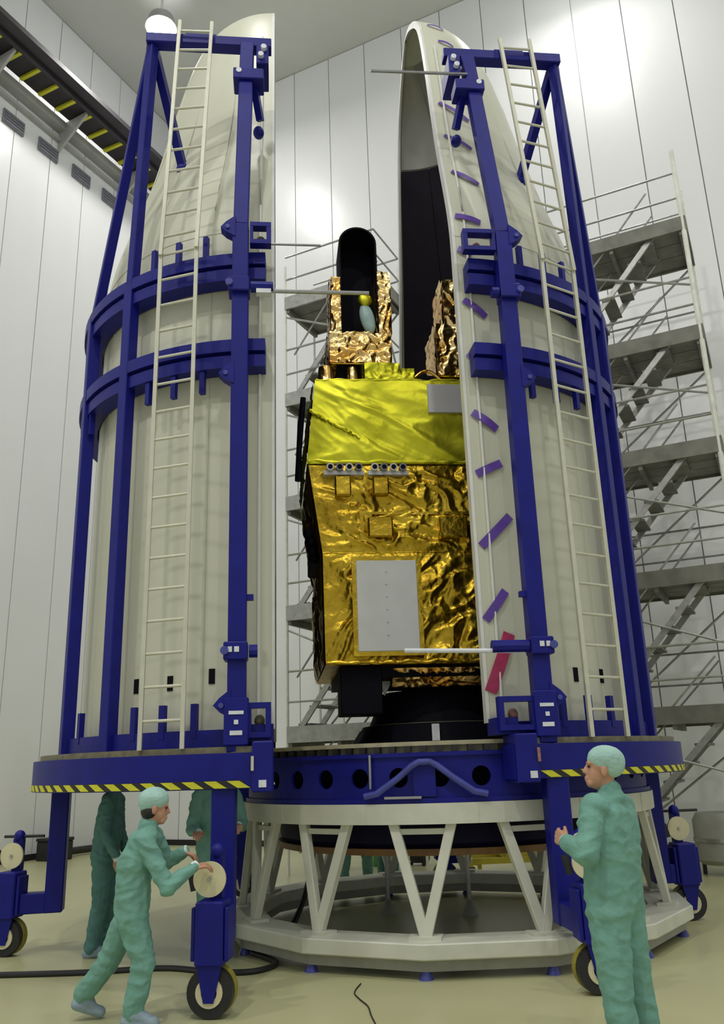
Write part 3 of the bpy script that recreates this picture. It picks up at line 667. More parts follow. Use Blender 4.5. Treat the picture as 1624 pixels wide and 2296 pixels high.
hexa(MB(), -1.475, -1.37, 1.44, 1.40, YF - 0.02, 1.0, 4.70, 5.68).build('upper_bus', 'lemon', sat, smooth=False)
foil_quad('foil_front_lower', 'amber', [(-1.31, YF, 2.58), (1.31, YF, 2.58), (1.32, YF, 3.72), (-1.32, YF, 3.72)], 170, 84, 0.060, 1.0, 11, 4.0, skew=-0.25)
foil_quad('foil_front_middle', 'amber', [(-1.32, YF, 3.72), (1.32, YF, 3.72), (1.42, YF, 4.69), (-1.455, YF, 4.69)], 170, 80, 0.055, 2.0, 11, 4.6, skew=0.2)
foil_quad('foil_front_upper', 'lemon', [(-1.475, YF - 0.02, 4.70), (1.44, YF - 0.02, 4.70), (1.40, YF - 0.02, 5.68), (-1.37, YF - 0.02, 5.68)], 170, 70, 0.045, 3.4, 5.5, 1.8, skew=0.5)
foil_quad('foil_side_lower', 'amber', [(-1.31, 1.0, 2.58), (-1.31, YF, 2.58), (-1.32, YF, 3.72), (-1.32, 1.0, 3.72)], 60, 40, 0.05, 4.0, 7, 4)
foil_quad('foil_side_middle', 'amber', [(-1.32, 1.0, 3.72), (-1.32, YF, 3.72), (-1.455, YF, 4.69), (-1.455, 1.0, 4.69)], 60, 40, 0.05, 5.0, 7, 4)
foil_quad('foil_side_upper', 'lemon', [(-1.475, 1.0, 4.70), (-1.475, YF, 4.70), (-1.37, YF, 5.68), (-1.37, 1.0, 5.68)], 60, 40, 0.05, 6.0, 7, 4)
foil_quad('foil_top', 'lemon', [(-1.37, YF, 5.68), (1.40, YF, 5.68), (1.40, 1.0, 5.68), (-1.37, 1.0, 5.68)], 80, 60, 0.03, 7.0, 5, 5)
# crumpled hems
def hem(name, mt, p, q, r, seed, n=60):
    p = Vector(p); q = Vector(q); pts = []; rs = []
    for i in range(n + 1):
        f = i / n; w = p.lerp(q, f)
        pts.append(w + Vector((0, noise.noise(Vector((f * 22, seed, 0))) * r * 0.6, noise.noise(Vector((f * 17, seed, 4))) * r * 0.9))); rs.append(r * (0.75 + 0.5 * noise.noise(Vector((f * 30, seed, 8)))))
    return MB().path(pts, rs, 8).build(name, mt, sat)
hem('foil_hem', 'lemon', (-1.46, YF - 0.03, 4.72), (1.43, YF - 0.03, 4.72), 0.030, 1)
hem('foil_hem', 'lemon', (-1.36, YF - 0.02, 5.68), (1.39, YF - 0.02, 5.70), 0.024, 2)
hem('foil_hem', 'amber', (-1.31, YF - 0.02, 2.60), (1.31, YF - 0.02, 2.60), 0.028, 3)
hem('foil_hem', 'amber', (-1.32, YF - 0.01, 3.72), (1.32, YF - 0.01, 3.74), 0.018, 4)
hem('foil_hem', 'lemon', (-1.44, YF - 0.06, 5.30), (-0.90, YF - 0.06, 4.98), 0.028, 5, 24)
# radiators
MB().span((-0.985, YF - 0.075, 2.70), (-0.36, YF - 0.02, 3.63)).build('white_radiator', 'radiator', sat, smooth=False, bevel=0.006)
for k in range(6):
    MB().box((-0.68, YF - 0.077, 2.86 + k * 0.13), (0.025, 0.006, 0.012)).build('rivet_row', 'silver', sat, smooth=False)
m = MB()
for a, b in (((-1.03, 2.70), (-0.985, 3.63)), ((-0.36, 2.70), (-0.315, 3.63)), ((-1.03, 3.63), (-0.315, 3.675)), ((-1.03, 2.655), (-0.315, 2.70))): m.span((a[0], YF - 0.068, a[1]), (b[0], YF - 0.01, b[1]))
m.build('radiator_frame', 'amber', sat, smooth=False)
MB().span((-0.14, YF - 0.085, 5.28), (0.46, YF - 0.02, 5.62)).build('grey_radiator', 'silver', sat, smooth=False, bevel=0.006)
# boxes wrapped in foil on the middle section
for x, z, w, h in ((-1.10, 4.43, 0.17, 0.22), (-0.70, 4.43, 0.17, 0.20), (-0.72, 3.98, 0.26, 0.22), (0.05, 3.98, 0.30, 0.24)):
    MB().box((x, YF - 0.06, z), (w, 0.12, h)).build('foil_box', 'amber', sat, smooth=False, bevel=0.015)
MB().span((-0.93, YF - 0.055, 4.13), (0.6, YF - 0.01, 4.16)).build('foil_ledge', 'amber', sat, smooth=False)
MB().span((-0.93, YF - 0.055, 3.84), (-0.89, YF - 0.01, 4.13)).build('foil_ledge', 'amber', sat, smooth=False)
# thruster / sensor heads under the lemon hem
for x0, nn in ((-1.27, 4), (-0.80, 4)):
    MB().span((x0 - 0.03, YF - 0.10, 4.555), (x0 + 0.40, YF - 0.01, 4.60)).build('sensor_shelf', 'silver', sat, smooth=False)
    for k in range(nn):
        x = x0 + 0.04 + k * 0.10
        MB().tube((x, YF - 0.02, 4.63), (x, YF - 0.14, 4.63), 0.035, 12, 0.042).build('sensor_barrel', 'silver' if k % 2 == 0 else 'vent', sat)
        MB().disc((x, YF - 0.142, 4.63), (0, 1, 0), 0.026, 0.006, 12).build('sensor_glass', 'black', sat)
# dark things on the left flank
MB().span((-1.44, -0.7, 3.70), (-1.30, 0.1, 4.05)).build('flank_box', 'black', sat, smooth=False, bevel=0.02)
for k in range(4): MB().ell((-1.46 + 0.02 * k, -0.85 + 0.05 * k, 3.98 - 0.08 * k), (0.06, 0.07, 0.055)).build('flank_fitting', 'black', sat)
m = MB(); m.path([(-1.50, -0.95, 5.50), (-1.53, -0.9, 5.2), (-1.55, -0.92, 4.9), (-1.56, -0.9, 4.55)], [0.03, 0.035, 0.03, 0.04], 8); m.build('flank_harness', 'black', sat)
# equipment underneath
MB().span((-1.16, -0.92, 2.10), (-0.74, -0.45, 2.58)).build('lower_box', 'black', sat, smooth=False, bevel=0.012)
MB().span((-1.15, -0.90, 2.46), (1.2, 0.8, 2.58)).build('underside', 'black', sat, smooth=False)
foil_quad('foil_under', 'orange', [(-0.62, -0.72, 2.38), (0.32, -0.72, 2.38), (0.32, -0.90, 2.56), (-0.62, -0.90, 2.56)], 60, 20, 0.05, 9.0, 8, 3)
MB().span((-0.62, -0.70, 2.37), (0.32, -0.3, 2.50)).build('under_box', 'black', sat, smooth=False)
MB().prism([(-0.68, -0.6, 2.30), (-0.60, -0.6, 2.45), (-0.72, -0.6, 2.45)], (0, 0.06, 0)).build('bracket', 'label', sat, smooth=False)
# top instruments
foil_box_n = [0]
def foil_block(a, b, mt, amp=0.04, front=True):
    foil_box_n[0] += 1; s = 10.0 + foil_box_n[0]
    MB().span(a, b).build('instrument_box', mt, sat, smooth=False, bevel=0.01)
    nu = max(8, int(abs(b[0] - a[0]) * 60)); nv = max(8, int(abs(b[2] - a[2]) * 60))
    foil_quad('instrument_foil', mt, [(a[0], a[1], a[2]), (b[0], a[1], a[2]), (b[0], a[1], b[2]), (a[0], a[1], b[2])], nu, nv, amp, s, 1 + abs(b[0] - a[0]) * 6, 1 + abs(b[2] - a[2]) * 6, pin=False, sharp=0.5)
    foil_quad('instrument_foil', mt, [(a[0], b[1], a[2]), (a[0], a[1], a[2]), (a[0], a[1], b[2]), (a[0], b[1], b[2])], 20, nv, amp * 0.4, s + 0.5, 3, 1 + abs(b[2] - a[2]) * 6, pin=False, sharp=0.5)
foil_block((-1.20, -0.95, 5.92), (-0.50, -0.35, 6.30), 'orange', 0.05)
foil_block((-1.17, -0.93, 6.30), (-1.06, -0.45, 7.02), 'orange', 0.03)
foil_block((-0.63, -0.93, 6.30), (-0.48, -0.45, 7.10), 'orange', 0.04)
foil_block((0.02, -0.95, 5.78), (0.70, -0.4, 6.42), 'orange', 0.05)
foil_block((0.14, -0.90, 6.42), (0.70, -0.4, 7.05), 'orange', 0.05)
foil_block((-0.82, -1.0, 5.70), (-0.42, -0.5, 5.90), 'lemon', 0.03)
foil_block((-0.42, -0.97, 5.70), (-0.26, -0.6, 5.85), 'lemon', 0.03)
for x, r in ((-1.24, 0.10), (-0.95, 0.07)):
    MB().tube((x, -0.9, 5.70), (x, -0.9, 5.88), r, 16, r * 0.85).build('foil_can', 'orange', sat)
MB().span((-1.12, -0.85, 5.70), (-0.85, -0.3, 5.93)).build('shadow_gap_box', 'black', sat, smooth=False)  # black boxes standing in for shade in the gaps between instruments
MB().span((-0.26, -0.8, 5.70), (0.05, -0.3, 5.86)).build('shadow_gap_box', 'black', sat, smooth=False)
m = MB(); m.path([(-0.26 + 0.30 * i / 10, -0.95, 5.74 + 0.10 * math.sin(PI * i / 10)) for i in range(11)], 0.02, 8); m.build('foil_hoop', 'orange', sat)
MB().prism([(0.30, -0.95, 5.70), (0.44, -0.95, 5.70), (0.36, -0.95, 5.86)], (0, 0.1, 0)).build('white_tent', 'label', sat, smooth=False)
# black arched baffle, open to the front
bx0, bx1, bz0, bz1, by0, by1 = -1.055, -0.635, 6.27, 7.69, -0.95, -0.55
def arch(x0, x1, z0, z1, n=16):
    r = (x1 - x0) / 2; xc = (x0 + x1) / 2; zc = z1 - r
    return [(x0, z0)] + [(xc - r * math.cos(PI * i / n), zc + r * math.sin(PI * i / n)) for i in range(n + 1)] + [(x1, z0)]
o_ = arch(bx0 - 0.012, bx1 + 0.012, bz0, bz1 + 0.012); i_ = arch(bx0 + 0.008, bx1 - 0.008, bz0 + 0.02, bz1 - 0.008)
m = MB(); n = len(o_); vs = []
for y in (by0, by1):
    vs += [(x, y, z) for x, z in o_]; vs += [(x, y, z) for x, z in i_]
fs = []
for k in range(n - 1):
    fs += [(k, k + 1, n + k + 1, n + k), (2 * n + k, 2 * n + k + 1, 3 * n + k + 1, 3 * n + k), (k, k + 1, 2 * n + k + 1, 2 * n + k), (n + k, n + k + 1, 3 * n + k + 1, 3 * n + k)]
m.add(vs, fs).build('arched_baffle', 'black', sat)
MB().prism([(x, by1 - 0.01, z) for x, z in o_], (0, 0.02, 0)).build('baffle_back', 'black', sat)
MB().span((bx0 - 0.01, by0, bz0 - 0.01), (bx1 + 0.01, by1, bz0 + 0.02)).build('baffle_floor', 'black', sat, smooth=False)
MB().ell((-0.77, -0.86, 6.78), (0.085, 0.05, 0.085)).build('foil_knob', 'lemon', sat)
MB().ell((-0.745, -0.84, 6.55), (0.085, 0.06, 0.20), Matrix.Rotation(math.radians(-12), 3, 'Y')).build('pale_cover', 'paleblue', sat)

# ------------------------------------------------------------------ scaffold stair towers
def stair_tower(a0, a1, b0, b1, levels, top, label, post_mat, fa0, fa1, pr=0.03, light=False):
    t = empty('stair_tower', H((a0 + a1) / 2, (b0 + b1) / 2, 0), label, 'scaffold', 'scaffold stair towers')
    for a in (a0, a1):
        for b in (b0, b1): MB().tube(H(a, b, 0), H(a, b, top), pr, 8).build('post', post_mat, t)
    zs = [0.3] + levels
    for k, z in enumerate(levels):
        nb = 3; w = (b1 - b0) / nb
        for i in range(nb): hbox(MB(), a0, a1 + 0.03, b0 + w * i + 0.01, b0 + w * (i + 1) - 0.01, z - 0.06, z).build('plank', 'deck', t, smooth=False)
        hbox(MB(), a0, a1 + 0.05, b1, b1 + 0.035, z - 0.10, z + 0.16).build('toe_board', 'deck' if not light else 'galv', t, smooth=False)
        hbox(MB(), a1 + 0.02, a1 + 0.055, b0, b1, z - 0.10, z + 0.16).build('toe_board', 'deck', t, smooth=False)
        hbox(MB(), a0, a1, b0 - 0.035, b0, z - 0.10, z + 0.16).build('toe_board', 'deck', t, smooth=False)
        for a in (a0 + 0.05, (a0 + a1) / 2, a1 - 0.05): MB().bar(H(a, b0, z - 0.12), H(a, b1, z - 0.12), 0.06, 0.10).build('transom', 'deck', t, smooth=False)
        for b in (b0, b1):
            for dz in ((0.55, 1.05) if z < top - 0.6 else (0.5,)): MB().tube(H(a0, b, z + dz), H(a1, b, z + dz), 0.019, 6).build('guard_rail', 'galv', t)
        for dz in (0.55, 1.05): MB().tube(H(a1, b0, z + dz), H(a1, b1, z + dz), 0.019, 6).build('guard_rail', 'galv', t)
        z0 = zs[k]
        MB().tube(H(a0, b0, z0), H(a1, b0, z - 0.1), 0.02, 6).build('brace', 'galv', t)
        MB().tube(H(a1, b0, z0 + 0.1), H(a1, b1, z - 0.1), 0.02, 6).build('brace', 'galv', t)
        MB().tube(H(a1, b1, z0 + 0.9), H(a0, b1, z - 0.25), 0.02, 6).build('brace', 'galv', t)
        # flight of steps up to this level
        fb0, fb1 = b0 + (b1 - b0) * 0.38, b1 - 0.06
        for b in (fb0, fb1):
            MB().bar(H(fa0, b, z0 + 0.05), H(fa1, b, z - 0.03), 0.04, 0.09).build('stringer', 'galv', t, smooth=False)
            MB().tube(H(fa0, b, z0 + 0.95), H(fa1, b, z + 0.85), 0.017, 6).build('hand_rail', 'galv', t)
        n = 7
        for i in range(n):
            f = (i + 0.6) / n; a = fa0 + (fa1 - fa0) * f; zz = z0 + 0.02 + (z - z0 - 0.05) * f
            hbox(MB(), a - 0.11, a + 0.11, fb0, fb1, zz - 0.02, zz + 0.015).build('tread', 'deck', t, smooth=False)
    return t
stair_tower(11.3, 13.72, 1.75, 3.0, [2.15, 4.2, 6.2, 8.15, 10.2], 11.7, 'tall grey scaffold stair tower behind the right fairing half', 'scaffwhite', 11.45, 13.2, 0.042)
stair_tower(6.65, 8.55, 3.2, 4.3, [2.1, 4.1, 6.05, 8.05, 10.05], 10.9, 'distant scaffold stair tower seen through the gap left of the satellite', 'scaffwhite', 6.8, 8.3, 0.024, True)

# ------------------------------------------------------------------ people
def remesh(mb, name, mt, parent, voxel, smooth_it=6, wrinkle=0.0, seed=0.0):
    base = world_loc(parent)
    me = bpy.data.meshes.new(name + '_src'); me.from_pydata(mb.v, [], mb.f)
    o = bpy.data.objects.new(name + '_src', me); COL.objects.link(o)
    r = o.modifiers.new('r', 'REMESH'); r.mode = 'VOXEL'; r.voxel_size = voxel
    sm = o.modifiers.new('s', 'SMOOTH'); sm.factor = 0.5; sm.iterations = smooth_it
    dg = bpy.context.evaluated_depsgraph_get(); dg.update()
    nm = bpy.data.meshes.new_from_object(o.evaluated_get(dg))
    bpy.data.objects.remove(o); bpy.data.meshes.remove(me)
    if wrinkle:
        nrm = [v.normal.copy() for v in nm.vertices]
        for v, q in zip(nm.vertices, nrm):
            p = Vector((v.co.x * 7, v.co.y * 7, v.co.z * 11)) + Vector((seed, seed * 2, 0))
            p2 = p + Vector((noise.noise(p * 0.5), noise.noise(p * 0.5 + Vector((4, 4, 4))), 0)) * 1.2
            v.co += q * (wrinkle * ((0.6 - abs(noise.noise(p2)) * 2) + 0.5 * noise.noise(p2 * 2.3)))
    for v in nm.vertices: v.co -= base
    nm.name = name; nm.shade_smooth(); nm.materials.clear(); nm.materials.append(M[mt])
    ob = bpy.data.objects.new(name, nm); COL.objects.link(ob); ob.parent = parent
    return ob
def hand(mb, wrist, d, up, thumb, curl=0.9, s=1.0):
    """wrist point, pointing direction, back-of-hand normal, side the thumb is on"""
    d = Vector(d).normalized(); up = Vector(up); up = (up - d * up.dot(d)).normalized(); sd = Vector(thumb); sd = (sd - d * sd.dot(d) - up * sd.dot(up)).normalized()
    w = Vector(wrist)
    for k, (off, ln, fl) in enumerate(((0.030, 0.088, 0.072), (0.010, 0.092, 0.080), (-0.011, 0.088, 0.074), (-0.031, 0.080, 0.058))):
        kn = w + (d * ln + sd * off) * s
        mb.cap(w + sd * (off * 0.5 * s), kn, 0.017 * s, 0.0125 * s, 8, 3)
        p = kn; a = 0.25
        for seg, rr in ((0.45, 0.0095), (0.32, 0.0085), (0.23, 0.0075)):
            a += curl * (0.55 if seg < 0.4 else 0.45)
            q = p + (d * math.cos(a) - up * math.sin(a)) * (fl * seg * s)
            mb.cap(p, q, rr * s * 1.05, rr * s, 8, 3); p = q
    b0 = w + (d * 0.022 + sd * 0.024) * s; b1 = b0 + (d * 0.030 + sd * 0.026 - up * 0.008) * s; b2 = b1 + (d * 0.028 + sd * 0.008 - up * 0.016) * s; b3 = b2 + (d * 0.018 - sd * 0.004 - up * 0.014) * s
    mb.cap(b0, b1, 0.015 * s, 0.012 * s, 8, 3); mb.cap(b1, b2, 0.0115 * s, 0.010 * s, 8, 3); mb.cap(b2, b3, 0.010 * s, 0.008 * s, 8, 3)
def person(label, J, face, hands, vox=0.008, cloth='cloth', cap_mat='cap', nape=True, detail=True, wr=0.010, seed=1.0, red_hand=False, up_head=None, bulk=1.0):
    V = {k: Vector(v) for k, v in J.items()}
    root = empty('person', ((V['toeL'].x + V['toeR'].x) / 2, (V['toeL'].y + V['toeR'].y) / 2, 0), label, 'person', 'technicians in green coveralls')
    face = Vector(face).normalized(); up = Vector(up_head) if up_head else Vector((0, 0, 1)); up = (up - face * up.dot(face)).normalized(); side = up.cross(face).normalized()   # side = person's left
    rot = Matrix((face, side, up)).transposed()
    hc = V['head']
    L_ = lambda f, l, u: hc + face * f + side * l + up * u
    # body: one continuous skin surface, head to feet
    b = MB()
    b.ell(L_(-0.012, 0, 0.03), (0.094, 0.074, 0.095), rot); b.ell(L_(0.022, 0, -0.035), (0.066, 0.058, 0.082), rot)
    b.cap(L_(0.055, 0.018, -0.085), L_(0.055, -0.018, -0.085), 0.026, 0.026, 10, 3)
    b.cap(L_(0.082, 0, 0.010), L_(0.097, 0, -0.026), 0.009, 0.012, 8, 3); b.cap(L_(0.086, 0.011, -0.030), L_(0.086, -0.011, -0.030), 0.010, 0.010, 8, 3)
    b.cap(L_(0.074, 0.034, 0.024), L_(0.074, -0.034, 0.024), 0.014, 0.014, 8, 3)
    b.cap(L_(0.082, 0.02, -0.060), L_(0.082, -0.02, -0.060), 0.011, 0.011, 8, 3); b.cap(L_(0.079, 0.016, -0.072), L_(0.079, -0.016, -0.072), 0.011, 0.011, 8, 3)
    for sg in (-1, 1):
        b.ell(L_(-0.008, sg * 0.076, -0.012), (0.020, 0.010, 0.032), rot, 10, 6)
    b.cap(V['neck'], L_(-0.02, 0, -0.06), 0.056, 0.052)
    k = 0.74
    def torso(m, g):
        sh = (V['shL'] - V['shR']).normalized(); pf = V['pelvis']; ch = V['chest']; cb = V['neck'].lerp(ch, 0.45)
        m.cap(V['shL'] - sh * 0.02, V['shR'] + sh * 0.02, 0.078 * g, 0.078 * g)
        m.cap(V['neck'] - Vector((0, 0, 0.03)), V['shL'].lerp(V['shR'], 0.5), 0.062 * g, 0.085 * g)
        for o in (-0.075, 0.0, 0.075): m.cap(cb + sh * o, ch + sh * o, 0.100 * g, 0.118 * g)
        hs = (V['hipL'] - V['hipR']).normalized()
        for o in (-0.065, 0.0, 0.065): m.cap(ch + sh * o, pf + hs * o, 0.116 * g, 0.120 * g)
        m.cap(V['hipL'], V['hipR'], 0.112 * g, 0.112 * g)
    def limbs(m, g, ends=True):
        for q in 'LR':
            m.cap(V['sh' + q], V['el' + q], 0.070 * g, 0.056 * g); m.cap(V['el' + q], V['wr' + q], 0.058 * g, (0.043 if g > 0.9 else 0.034) * g)
            m.cap(V['hip' + q], V['kn' + q], 0.106 * g, 0.080 * g); m.cap(V['kn' + q], V['an' + q], 0.080 * g, (0.068 if g > 0.9 else 0.05) * g)
    torso(b, k); limbs(b, k)
    for q in 'LR':
        b.cap(V['an' + q], V['an' + q].lerp(V['toe' + q], 0.7), 0.030, 0.018)
    for q, hd in zip('LR', hands):
        if hd: hand(b, V['wr' + q], *hd)
        else: b.cap(V['wr' + q], V['wr' + q] + Vector((0, 0, -0.09)), 0.03, 0.03)
    remesh(b, 'body', 'skin', root, min(vox, 0.0062) if detail else vox, 2)
    # clothing
    c = MB(); torso(c, bulk); limbs(c, bulk)
    c.cap(V['neck'] - Vector((0, 0, 0.02)), V['neck'] + (L_(-0.02, 0, -0.06) - V['neck']) * 0.30, 0.075, 0.066)
    remesh(c, 'coverall', cloth, root, vox, 7, wr, seed)
    # cap: pale cloth hood over the skull
    h = MB(); h.ell(L_(-0.020, 0, 0.055), (0.106, 0.088, 0.086), rot, 20, 12)
    h.ell(L_(-0.045, 0, 0.045), (0.086, 0.086, 0.090), rot, 16, 10)
    remesh(h, 'surgical_cap', cap_mat, root, 0.006, 3, 0.004, seed + 3)
    if nape:
        n = MB(); n.ell(L_(-0.040, 0, -0.028), (0.062, 0.080, 0.062), rot); remesh(n, 'hair', 'hair', root, 0.006, 2)
    for q in 'LR':
        s_ = MB(); an, to = V['an' + q], V['toe' + q]; dd = (to - an); dd.z = 0; dd = dd.normalized() if dd.length > 1e-3 else Vector((1, 0, 0))
        heel = an + Vector((0, 0, -0.055)) - dd * 0.035
        s_.cap(heel, to, 0.046, 0.038); s_.cap(an + Vector((0, 0, -0.01)), to - dd * 0.05 + Vector((0, 0, 0.02)), 0.056, 0.040)
        remesh(s_, 'overshoe', 'shoe', root, 0.008, 3, 0.004, seed + 5)
        w0 = V['wr' + q]; e0 = (V['wr' + q] - V['el' + q]).normalized()
        MB().tube(w0 - e0 * 0.005, w0 + e0 * 0.036, 0.040, 12, 0.034).build('cuff', 'cuff', root)
    if detail:
        for sg in (-1, 1): MB().ell(L_(0.077, sg * 0.030, 0.004), (0.008, 0.011, 0.006), rot, 8, 6).build('eye', 'hair', root)
    return root
# technician pushing the left frame
person('technician in green coverall leaning forward, hand on the near caster handwheel', dict(
    head=(-2.655, -2.95, 1.375), neck=(-2.705, -2.95, 1.245), chest=(-2.775, -2.95, 1.00), pelvis=(-2.795, -2.94, 0.72),
    shR=(-2.70, -3.095, 1.165), elR=(-2.53, -3.15, 0.865), wrR=(-2.372, -3.035, 0.972), shL=(-2.68, -2.805, 1.165), elL=(-2.60, -2.68, 0.985), wrL=(-2.475, -2.70, 1.05),
    hipR=(-2.775, -3.015, 0.68), knR=(-2.685, -3.04, 0.39), anR=(-2.74, -3.04, 0.10), toeR=(-2.60, -3.06, 0.038),
    hipL=(-2.805, -2.875, 0.68), knL=(-2.965, -2.80, 0.36), anL=(-3.125, -2.755, 0.165), toeL=(-3.01, -2.73, 0.045)),
    (0.93, 0.14, -0.10), [((0.95, -0.1, -0.35), (0.2, 0.1, 1), (0.3, 1, 0.2), 0.9), ((0.95, 0.30, 0.14), (-0.15, -0.3, 1), (0.2, 1, 0.2), 0.75)], vox=0.008, seed=1.0, up_head=(0.25, 0, 1))
# technician watching on the right
person('technician in green coverall and pale cap standing with arms folded, watching the right fairing half', dict(
    head=(0.085, -4.50, 1.555), neck=(0.125, -4.50, 1.415), chest=(0.095, -4.50, 1.12), pelvis=(0.075, -4.50, 0.86),
    shL=(-0.03, -4.60, 1.345), elL=(-0.12, -4.69, 1.115), wrL=(-0.175, -4.555, 1.17), shR=(0.225, -4.39, 1.335), elR=(0.20, -4.25, 1.10), wrR=(-0.02, -4.33, 1.16),
    hipL=(0.01, -4.56, 0.82), knL=(0.005, -4.585, 0.45), anL=(0.02, -4.62, 0.09), toeL=(-0.10, -4.56, 0.04),
    hipR=(0.145, -4.44, 0.82), knR=(0.17, -4.45, 0.45), anR=(0.20, -4.46, 0.09), toeR=(0.10, -4.37, 0.04)),
    (-0.86, 0.22, 0.14), [((-0.35, 0.85, 0.35), (-0.9, -0.2, 0.3), (0, 0.2, 1), 0.6), ((-0.95, -0.2, 0.1), (0, 0.5, 0.8), (0.2, 0.5, 1), 0.9)], vox=0.008, seed=2.0, bulk=1.08, nape=False)
# technician behind the left frame
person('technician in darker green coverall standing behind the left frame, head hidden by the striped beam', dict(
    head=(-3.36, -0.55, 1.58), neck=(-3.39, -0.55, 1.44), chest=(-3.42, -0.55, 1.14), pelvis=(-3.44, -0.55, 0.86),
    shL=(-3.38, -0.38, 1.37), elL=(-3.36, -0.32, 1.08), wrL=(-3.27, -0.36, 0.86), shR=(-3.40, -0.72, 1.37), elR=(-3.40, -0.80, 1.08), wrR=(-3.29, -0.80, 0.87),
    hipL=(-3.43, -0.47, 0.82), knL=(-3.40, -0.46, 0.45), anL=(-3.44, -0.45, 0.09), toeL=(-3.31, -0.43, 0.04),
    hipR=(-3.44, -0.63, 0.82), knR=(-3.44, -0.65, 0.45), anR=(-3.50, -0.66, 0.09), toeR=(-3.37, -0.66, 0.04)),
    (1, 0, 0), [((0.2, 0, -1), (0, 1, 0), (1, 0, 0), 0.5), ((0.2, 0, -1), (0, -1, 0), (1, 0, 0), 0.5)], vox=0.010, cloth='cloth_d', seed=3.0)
person('technician in green coverall half hidden behind the near left leg post', dict(
    head=(-2.36, -0.95, 1.60), neck=(-2.36, -0.95, 1.46), chest=(-2.36, -0.95, 1.15), pelvis=(-2.36, -0.95, 0.87),
    shL=(-2.19, -0.93, 1.38), elL=(-2.12, -1.05, 1.12), wrL=(-2.14, -1.25, 1.13), shR=(-2.53, -0.95, 1.38), elR=(-2.58, -1.05, 1.10), wrR=(-2.50, -1.26, 1.08),
    hipL=(-2.28, -0.95, 0.83), knL=(-2.27, -0.97, 0.46), anL=(-2.27, -0.94, 0.09), toeL=(-2.26, -1.08, 0.04),
    hipR=(-2.44, -0.95, 0.83), knR=(-2.45, -0.97, 0.46), anR=(-2.46, -0.94, 0.09), toeR=(-2.47, -1.08, 0.04)),
    (0.1, -1, 0), [((0, -1, 0), (0, 0, 1), (-1, 0, 0), 1.2), ((0, -1, 0.1), (0, 0, 1), (1, 0, 0), 1.2)], vox=0.010, seed=4.0, nape=False)
person('technician beyond the ring stand, green trouser legs seen between its V legs', dict(
    head=(-0.73, 2.95, 1.60), neck=(-0.73, 2.95, 1.46), chest=(-0.73, 2.95, 1.15), pelvis=(-0.73, 2.95, 0.87),
    shL=(-0.90, 2.95, 1.38), elL=(-0.97, 3.0, 1.10), wrL=(-0.95, 2.9, 0.86), shR=(-0.56, 2.95, 1.38), elR=(-0.49, 3.0, 1.10), wrR=(-0.51, 2.9, 0.86),
    hipL=(-0.82, 2.95, 0.83), knL=(-0.87, 2.93, 0.46), anL=(-0.90, 2.95, 0.09), toeL=(-0.92, 2.82, 0.04),
    hipR=(-0.64, 2.95, 0.83), knR=(-0.58, 2.93, 0.46), anR=(-0.56, 2.95, 0.09), toeR=(-0.54, 2.82, 0.04)),
    (0, -1, 0), [((0, -0.2, -1), (-1, 0, 0), (0, -1, 0), 0.5), ((0, -0.2, -1), (1, 0, 0), (0, -1, 0), 0.5)], vox=0.011, seed=5.0, nape=False, detail=False)
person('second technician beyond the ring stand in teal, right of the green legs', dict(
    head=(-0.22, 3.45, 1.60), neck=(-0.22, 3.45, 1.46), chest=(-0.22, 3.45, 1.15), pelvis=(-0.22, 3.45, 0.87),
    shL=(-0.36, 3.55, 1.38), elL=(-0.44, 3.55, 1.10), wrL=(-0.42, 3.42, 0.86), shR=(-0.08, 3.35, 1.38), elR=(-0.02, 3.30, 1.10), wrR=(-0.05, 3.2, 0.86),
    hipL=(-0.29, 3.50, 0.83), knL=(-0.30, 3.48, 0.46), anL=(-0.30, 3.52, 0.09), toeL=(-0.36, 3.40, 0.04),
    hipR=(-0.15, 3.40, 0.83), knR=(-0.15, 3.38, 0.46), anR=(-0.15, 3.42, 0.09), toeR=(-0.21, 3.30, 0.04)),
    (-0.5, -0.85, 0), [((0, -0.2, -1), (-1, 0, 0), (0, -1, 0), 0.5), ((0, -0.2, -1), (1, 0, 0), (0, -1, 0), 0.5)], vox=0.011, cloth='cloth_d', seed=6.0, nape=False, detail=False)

# ------------------------------------------------------------------ cables and small equipment
def smooth_path(pts, n=8):
    pts = [Vector(p) for p in pts]; out = []
    for i in range(len(pts) - 1):
        p0 = pts[max(0, i - 1)]; p1 = pts[i]; p2 = pts[i + 1]; p3 = pts[min(len(pts) - 1, i + 2)]
        for k in range(n):
            t = k / n; out.append(0.5 * ((2 * p1) + (p2 - p0) * t + (2 * p0 - 5 * p1 + 4 * p2 - p3) * t * t + (3 * p1 - p0 - 3 * p2 + p3) * t ** 3))
    return out + [pts[-1]]
tag(MB().path(smooth_path([(-6.0, -1.0, .022), (-4.8, -1.2, .022), (-4.12, -1.28, .022), (-3.4, -1.36, .022), (-2.75, -1.36, .022), (-2.3, -1.62, .022), (-1.98, -1.66, .022), (-1.80, -1.42, .022), (-1.92, -1.12, .022), (-2.02, -0.95, .022)]), 0.024, 10).build('floor_hose', 'cable'), 'thick black hose lying across the floor into the ring stand', 'hose')
tag(MB().path(smooth_path([(-1.15, -2.2, .006), (-1.22, -2.45, .006), (-1.20, -2.65, .006), (-1.16, -2.85, .006), (-1.16, -3.1, .006), (-1.14, -3.6, .006)]), 0.005, 6).build('thin_wire', 'cable'), 'thin wire lying on the floor in front of the stand', 'wire')
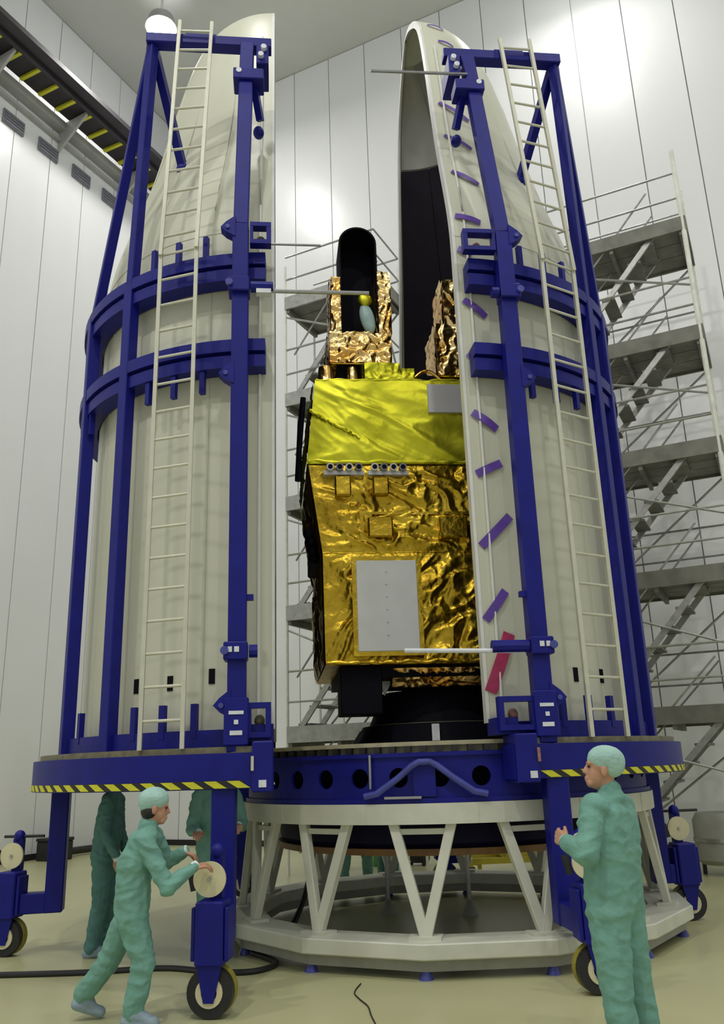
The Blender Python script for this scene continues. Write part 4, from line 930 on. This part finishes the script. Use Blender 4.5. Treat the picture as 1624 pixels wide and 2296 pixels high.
tag(MB().path(smooth_path([(-1.75, 0.1, 0.03), (-1.70, 0.2, 0.03), (-1.62, 0.3, 0.06), (-1.50, 0.45, 0.30), (-1.42, 0.5, 0.60), (-1.40, 0.5, 0.83)]), 0.03, 8).build('black_cable_loom', 'cable'), 'black cable loom hanging from the drum to the floor inside the stand', 'cable')
yt = empty('yellow_pallet_cart', (1.9, 3.7, 0), 'low yellow cart on the floor behind the ring stand', 'cart')
for y in (3.4, 4.0): MB().bar((1.0, y, 0.24), (2.7, y, 0.24), 0.07, 0.08).build('side_rail', 'yellowpaint', yt, smooth=False)
for x in (1.05, 1.6, 2.15, 2.65): MB().bar((x, 3.4, 0.22), (x, 4.0, 0.22), 0.06, 0.06).build('cross_rail', 'yellowpaint', yt, smooth=False)
for x in (1.1, 2.6):
    for y in (3.42, 3.98):
        MB().bar((x, y, 0.10), (x, y, 0.24), 0.05, 0.05, up=(1, 0, 0)).build('leg', 'yellowpaint', yt, smooth=False)
        MB().disc((x, y, 0.06), (0, 1, 0), 0.06, 0.04, 16).build('wheel', 'rubber', yt)
MB().span((1.5, 3.45, 0.26), (2.5, 3.95, 0.36)).build('load', 'yellowpaint', yt, smooth=False, bevel=0.01)
gb = empty('green_box', (0.0, 5.65, 0), 'small green box on the floor behind the stand', 'box')
MB().span((-0.22, 5.5, 0.0), (0.16, 5.8, 0.30)).build('body', 'greenpaint', gb, smooth=False, bevel=0.012); MB().span((-0.23, 5.49, 0.30), (0.17, 5.81, 0.34)).build('lid', 'greenpaint', gb, smooth=False, bevel=0.008)
vc = empty('floor_vacuum', (0.55, 5.45, 0), 'small white and black vacuum cleaner on the floor behind the stand', 'vacuum cleaner')
MB().lathe(0.55, 5.45, [(0.0, 0.05), (0.15, 0.05), (0.17, 0.10), (0.17, 0.22), (0.0, 0.22)], n=20).build('tank', 'rubber', vc); MB().lathe(0.55, 5.45, [(0.0, 0.22), (0.17, 0.22), (0.15, 0.33), (0.08, 0.38), (0.0, 0.38)], n=20).build('motor_head', 'label', vc)
for a in (45, 165, 285): MB().ell(cp(0, 0.14, a, 0.03) + Vector((0.55, 5.45, 0)), (0.03, 0.03, 0.03), n=8, m=6).build('caster', 'rubber', vc)
tk = empty('grey_tank', (4.45, 2.75, 0), 'grey round tank on feet at the right edge of the picture', 'tank')
MB().lathe(4.45, 2.75, [(0.0, 0.14), (0.30, 0.14), (0.36, 0.20), (0.36, 0.72), (0.30, 0.82), (0.0, 0.84)], n=28).build('vessel', 'greybox', tk)
for a in (30, 150, 270): p = cp(0, 0.27, a, 0) + Vector((4.45, 2.75, 0)); MB().tube(p, p + Vector((0, 0, 0.18)), 0.03, 8).build('foot', 'rubber', tk)
MB().sector(4.45, 2.75, 0.355, 0.375, 0.44, 0.49, 0, 360, 28).build('band', 'steel', tk)
bx = empty('black_case', H(0.5, 3.2, 0), 'black case on the floor against the left wall', 'case')
hbox(MB(), 0.25, 0.75, 2.9, 3.4, 0.0, 0.36).build('body', 'rubber', bx, smooth=False, bevel=0.02); hbox(MB(), 0.24, 0.76, 2.89, 3.41, 0.36, 0.42).build('lid', 'rubber', bx, smooth=False, bevel=0.01)
tag(MB().path([H(0.35, 2.8, 0.12), H(0.35, 1.8, 0.12), H(0.4, 0.6, 0.12)], 0.06, 8).build('floor_duct', 'rubber'), 'black duct lying along the foot of the left wall', 'duct')
wf = empty('wall_socket_panel', H(0.0, 5.3, 1.5), 'dark sockets fixed on the left wall near the left caster', 'socket')
for b, z, s_ in ((5.35, 1.95, 0.16), (5.12, 2.0, 0.10), (5.1, 1.6, 0.13)): hbox(MB(), 0.0, 0.10, b - s_ / 2, b + s_ / 2, z - s_ * 0.8, z + s_ * 0.8).build('socket', 'rubber', wf, smooth=False, bevel=0.015)
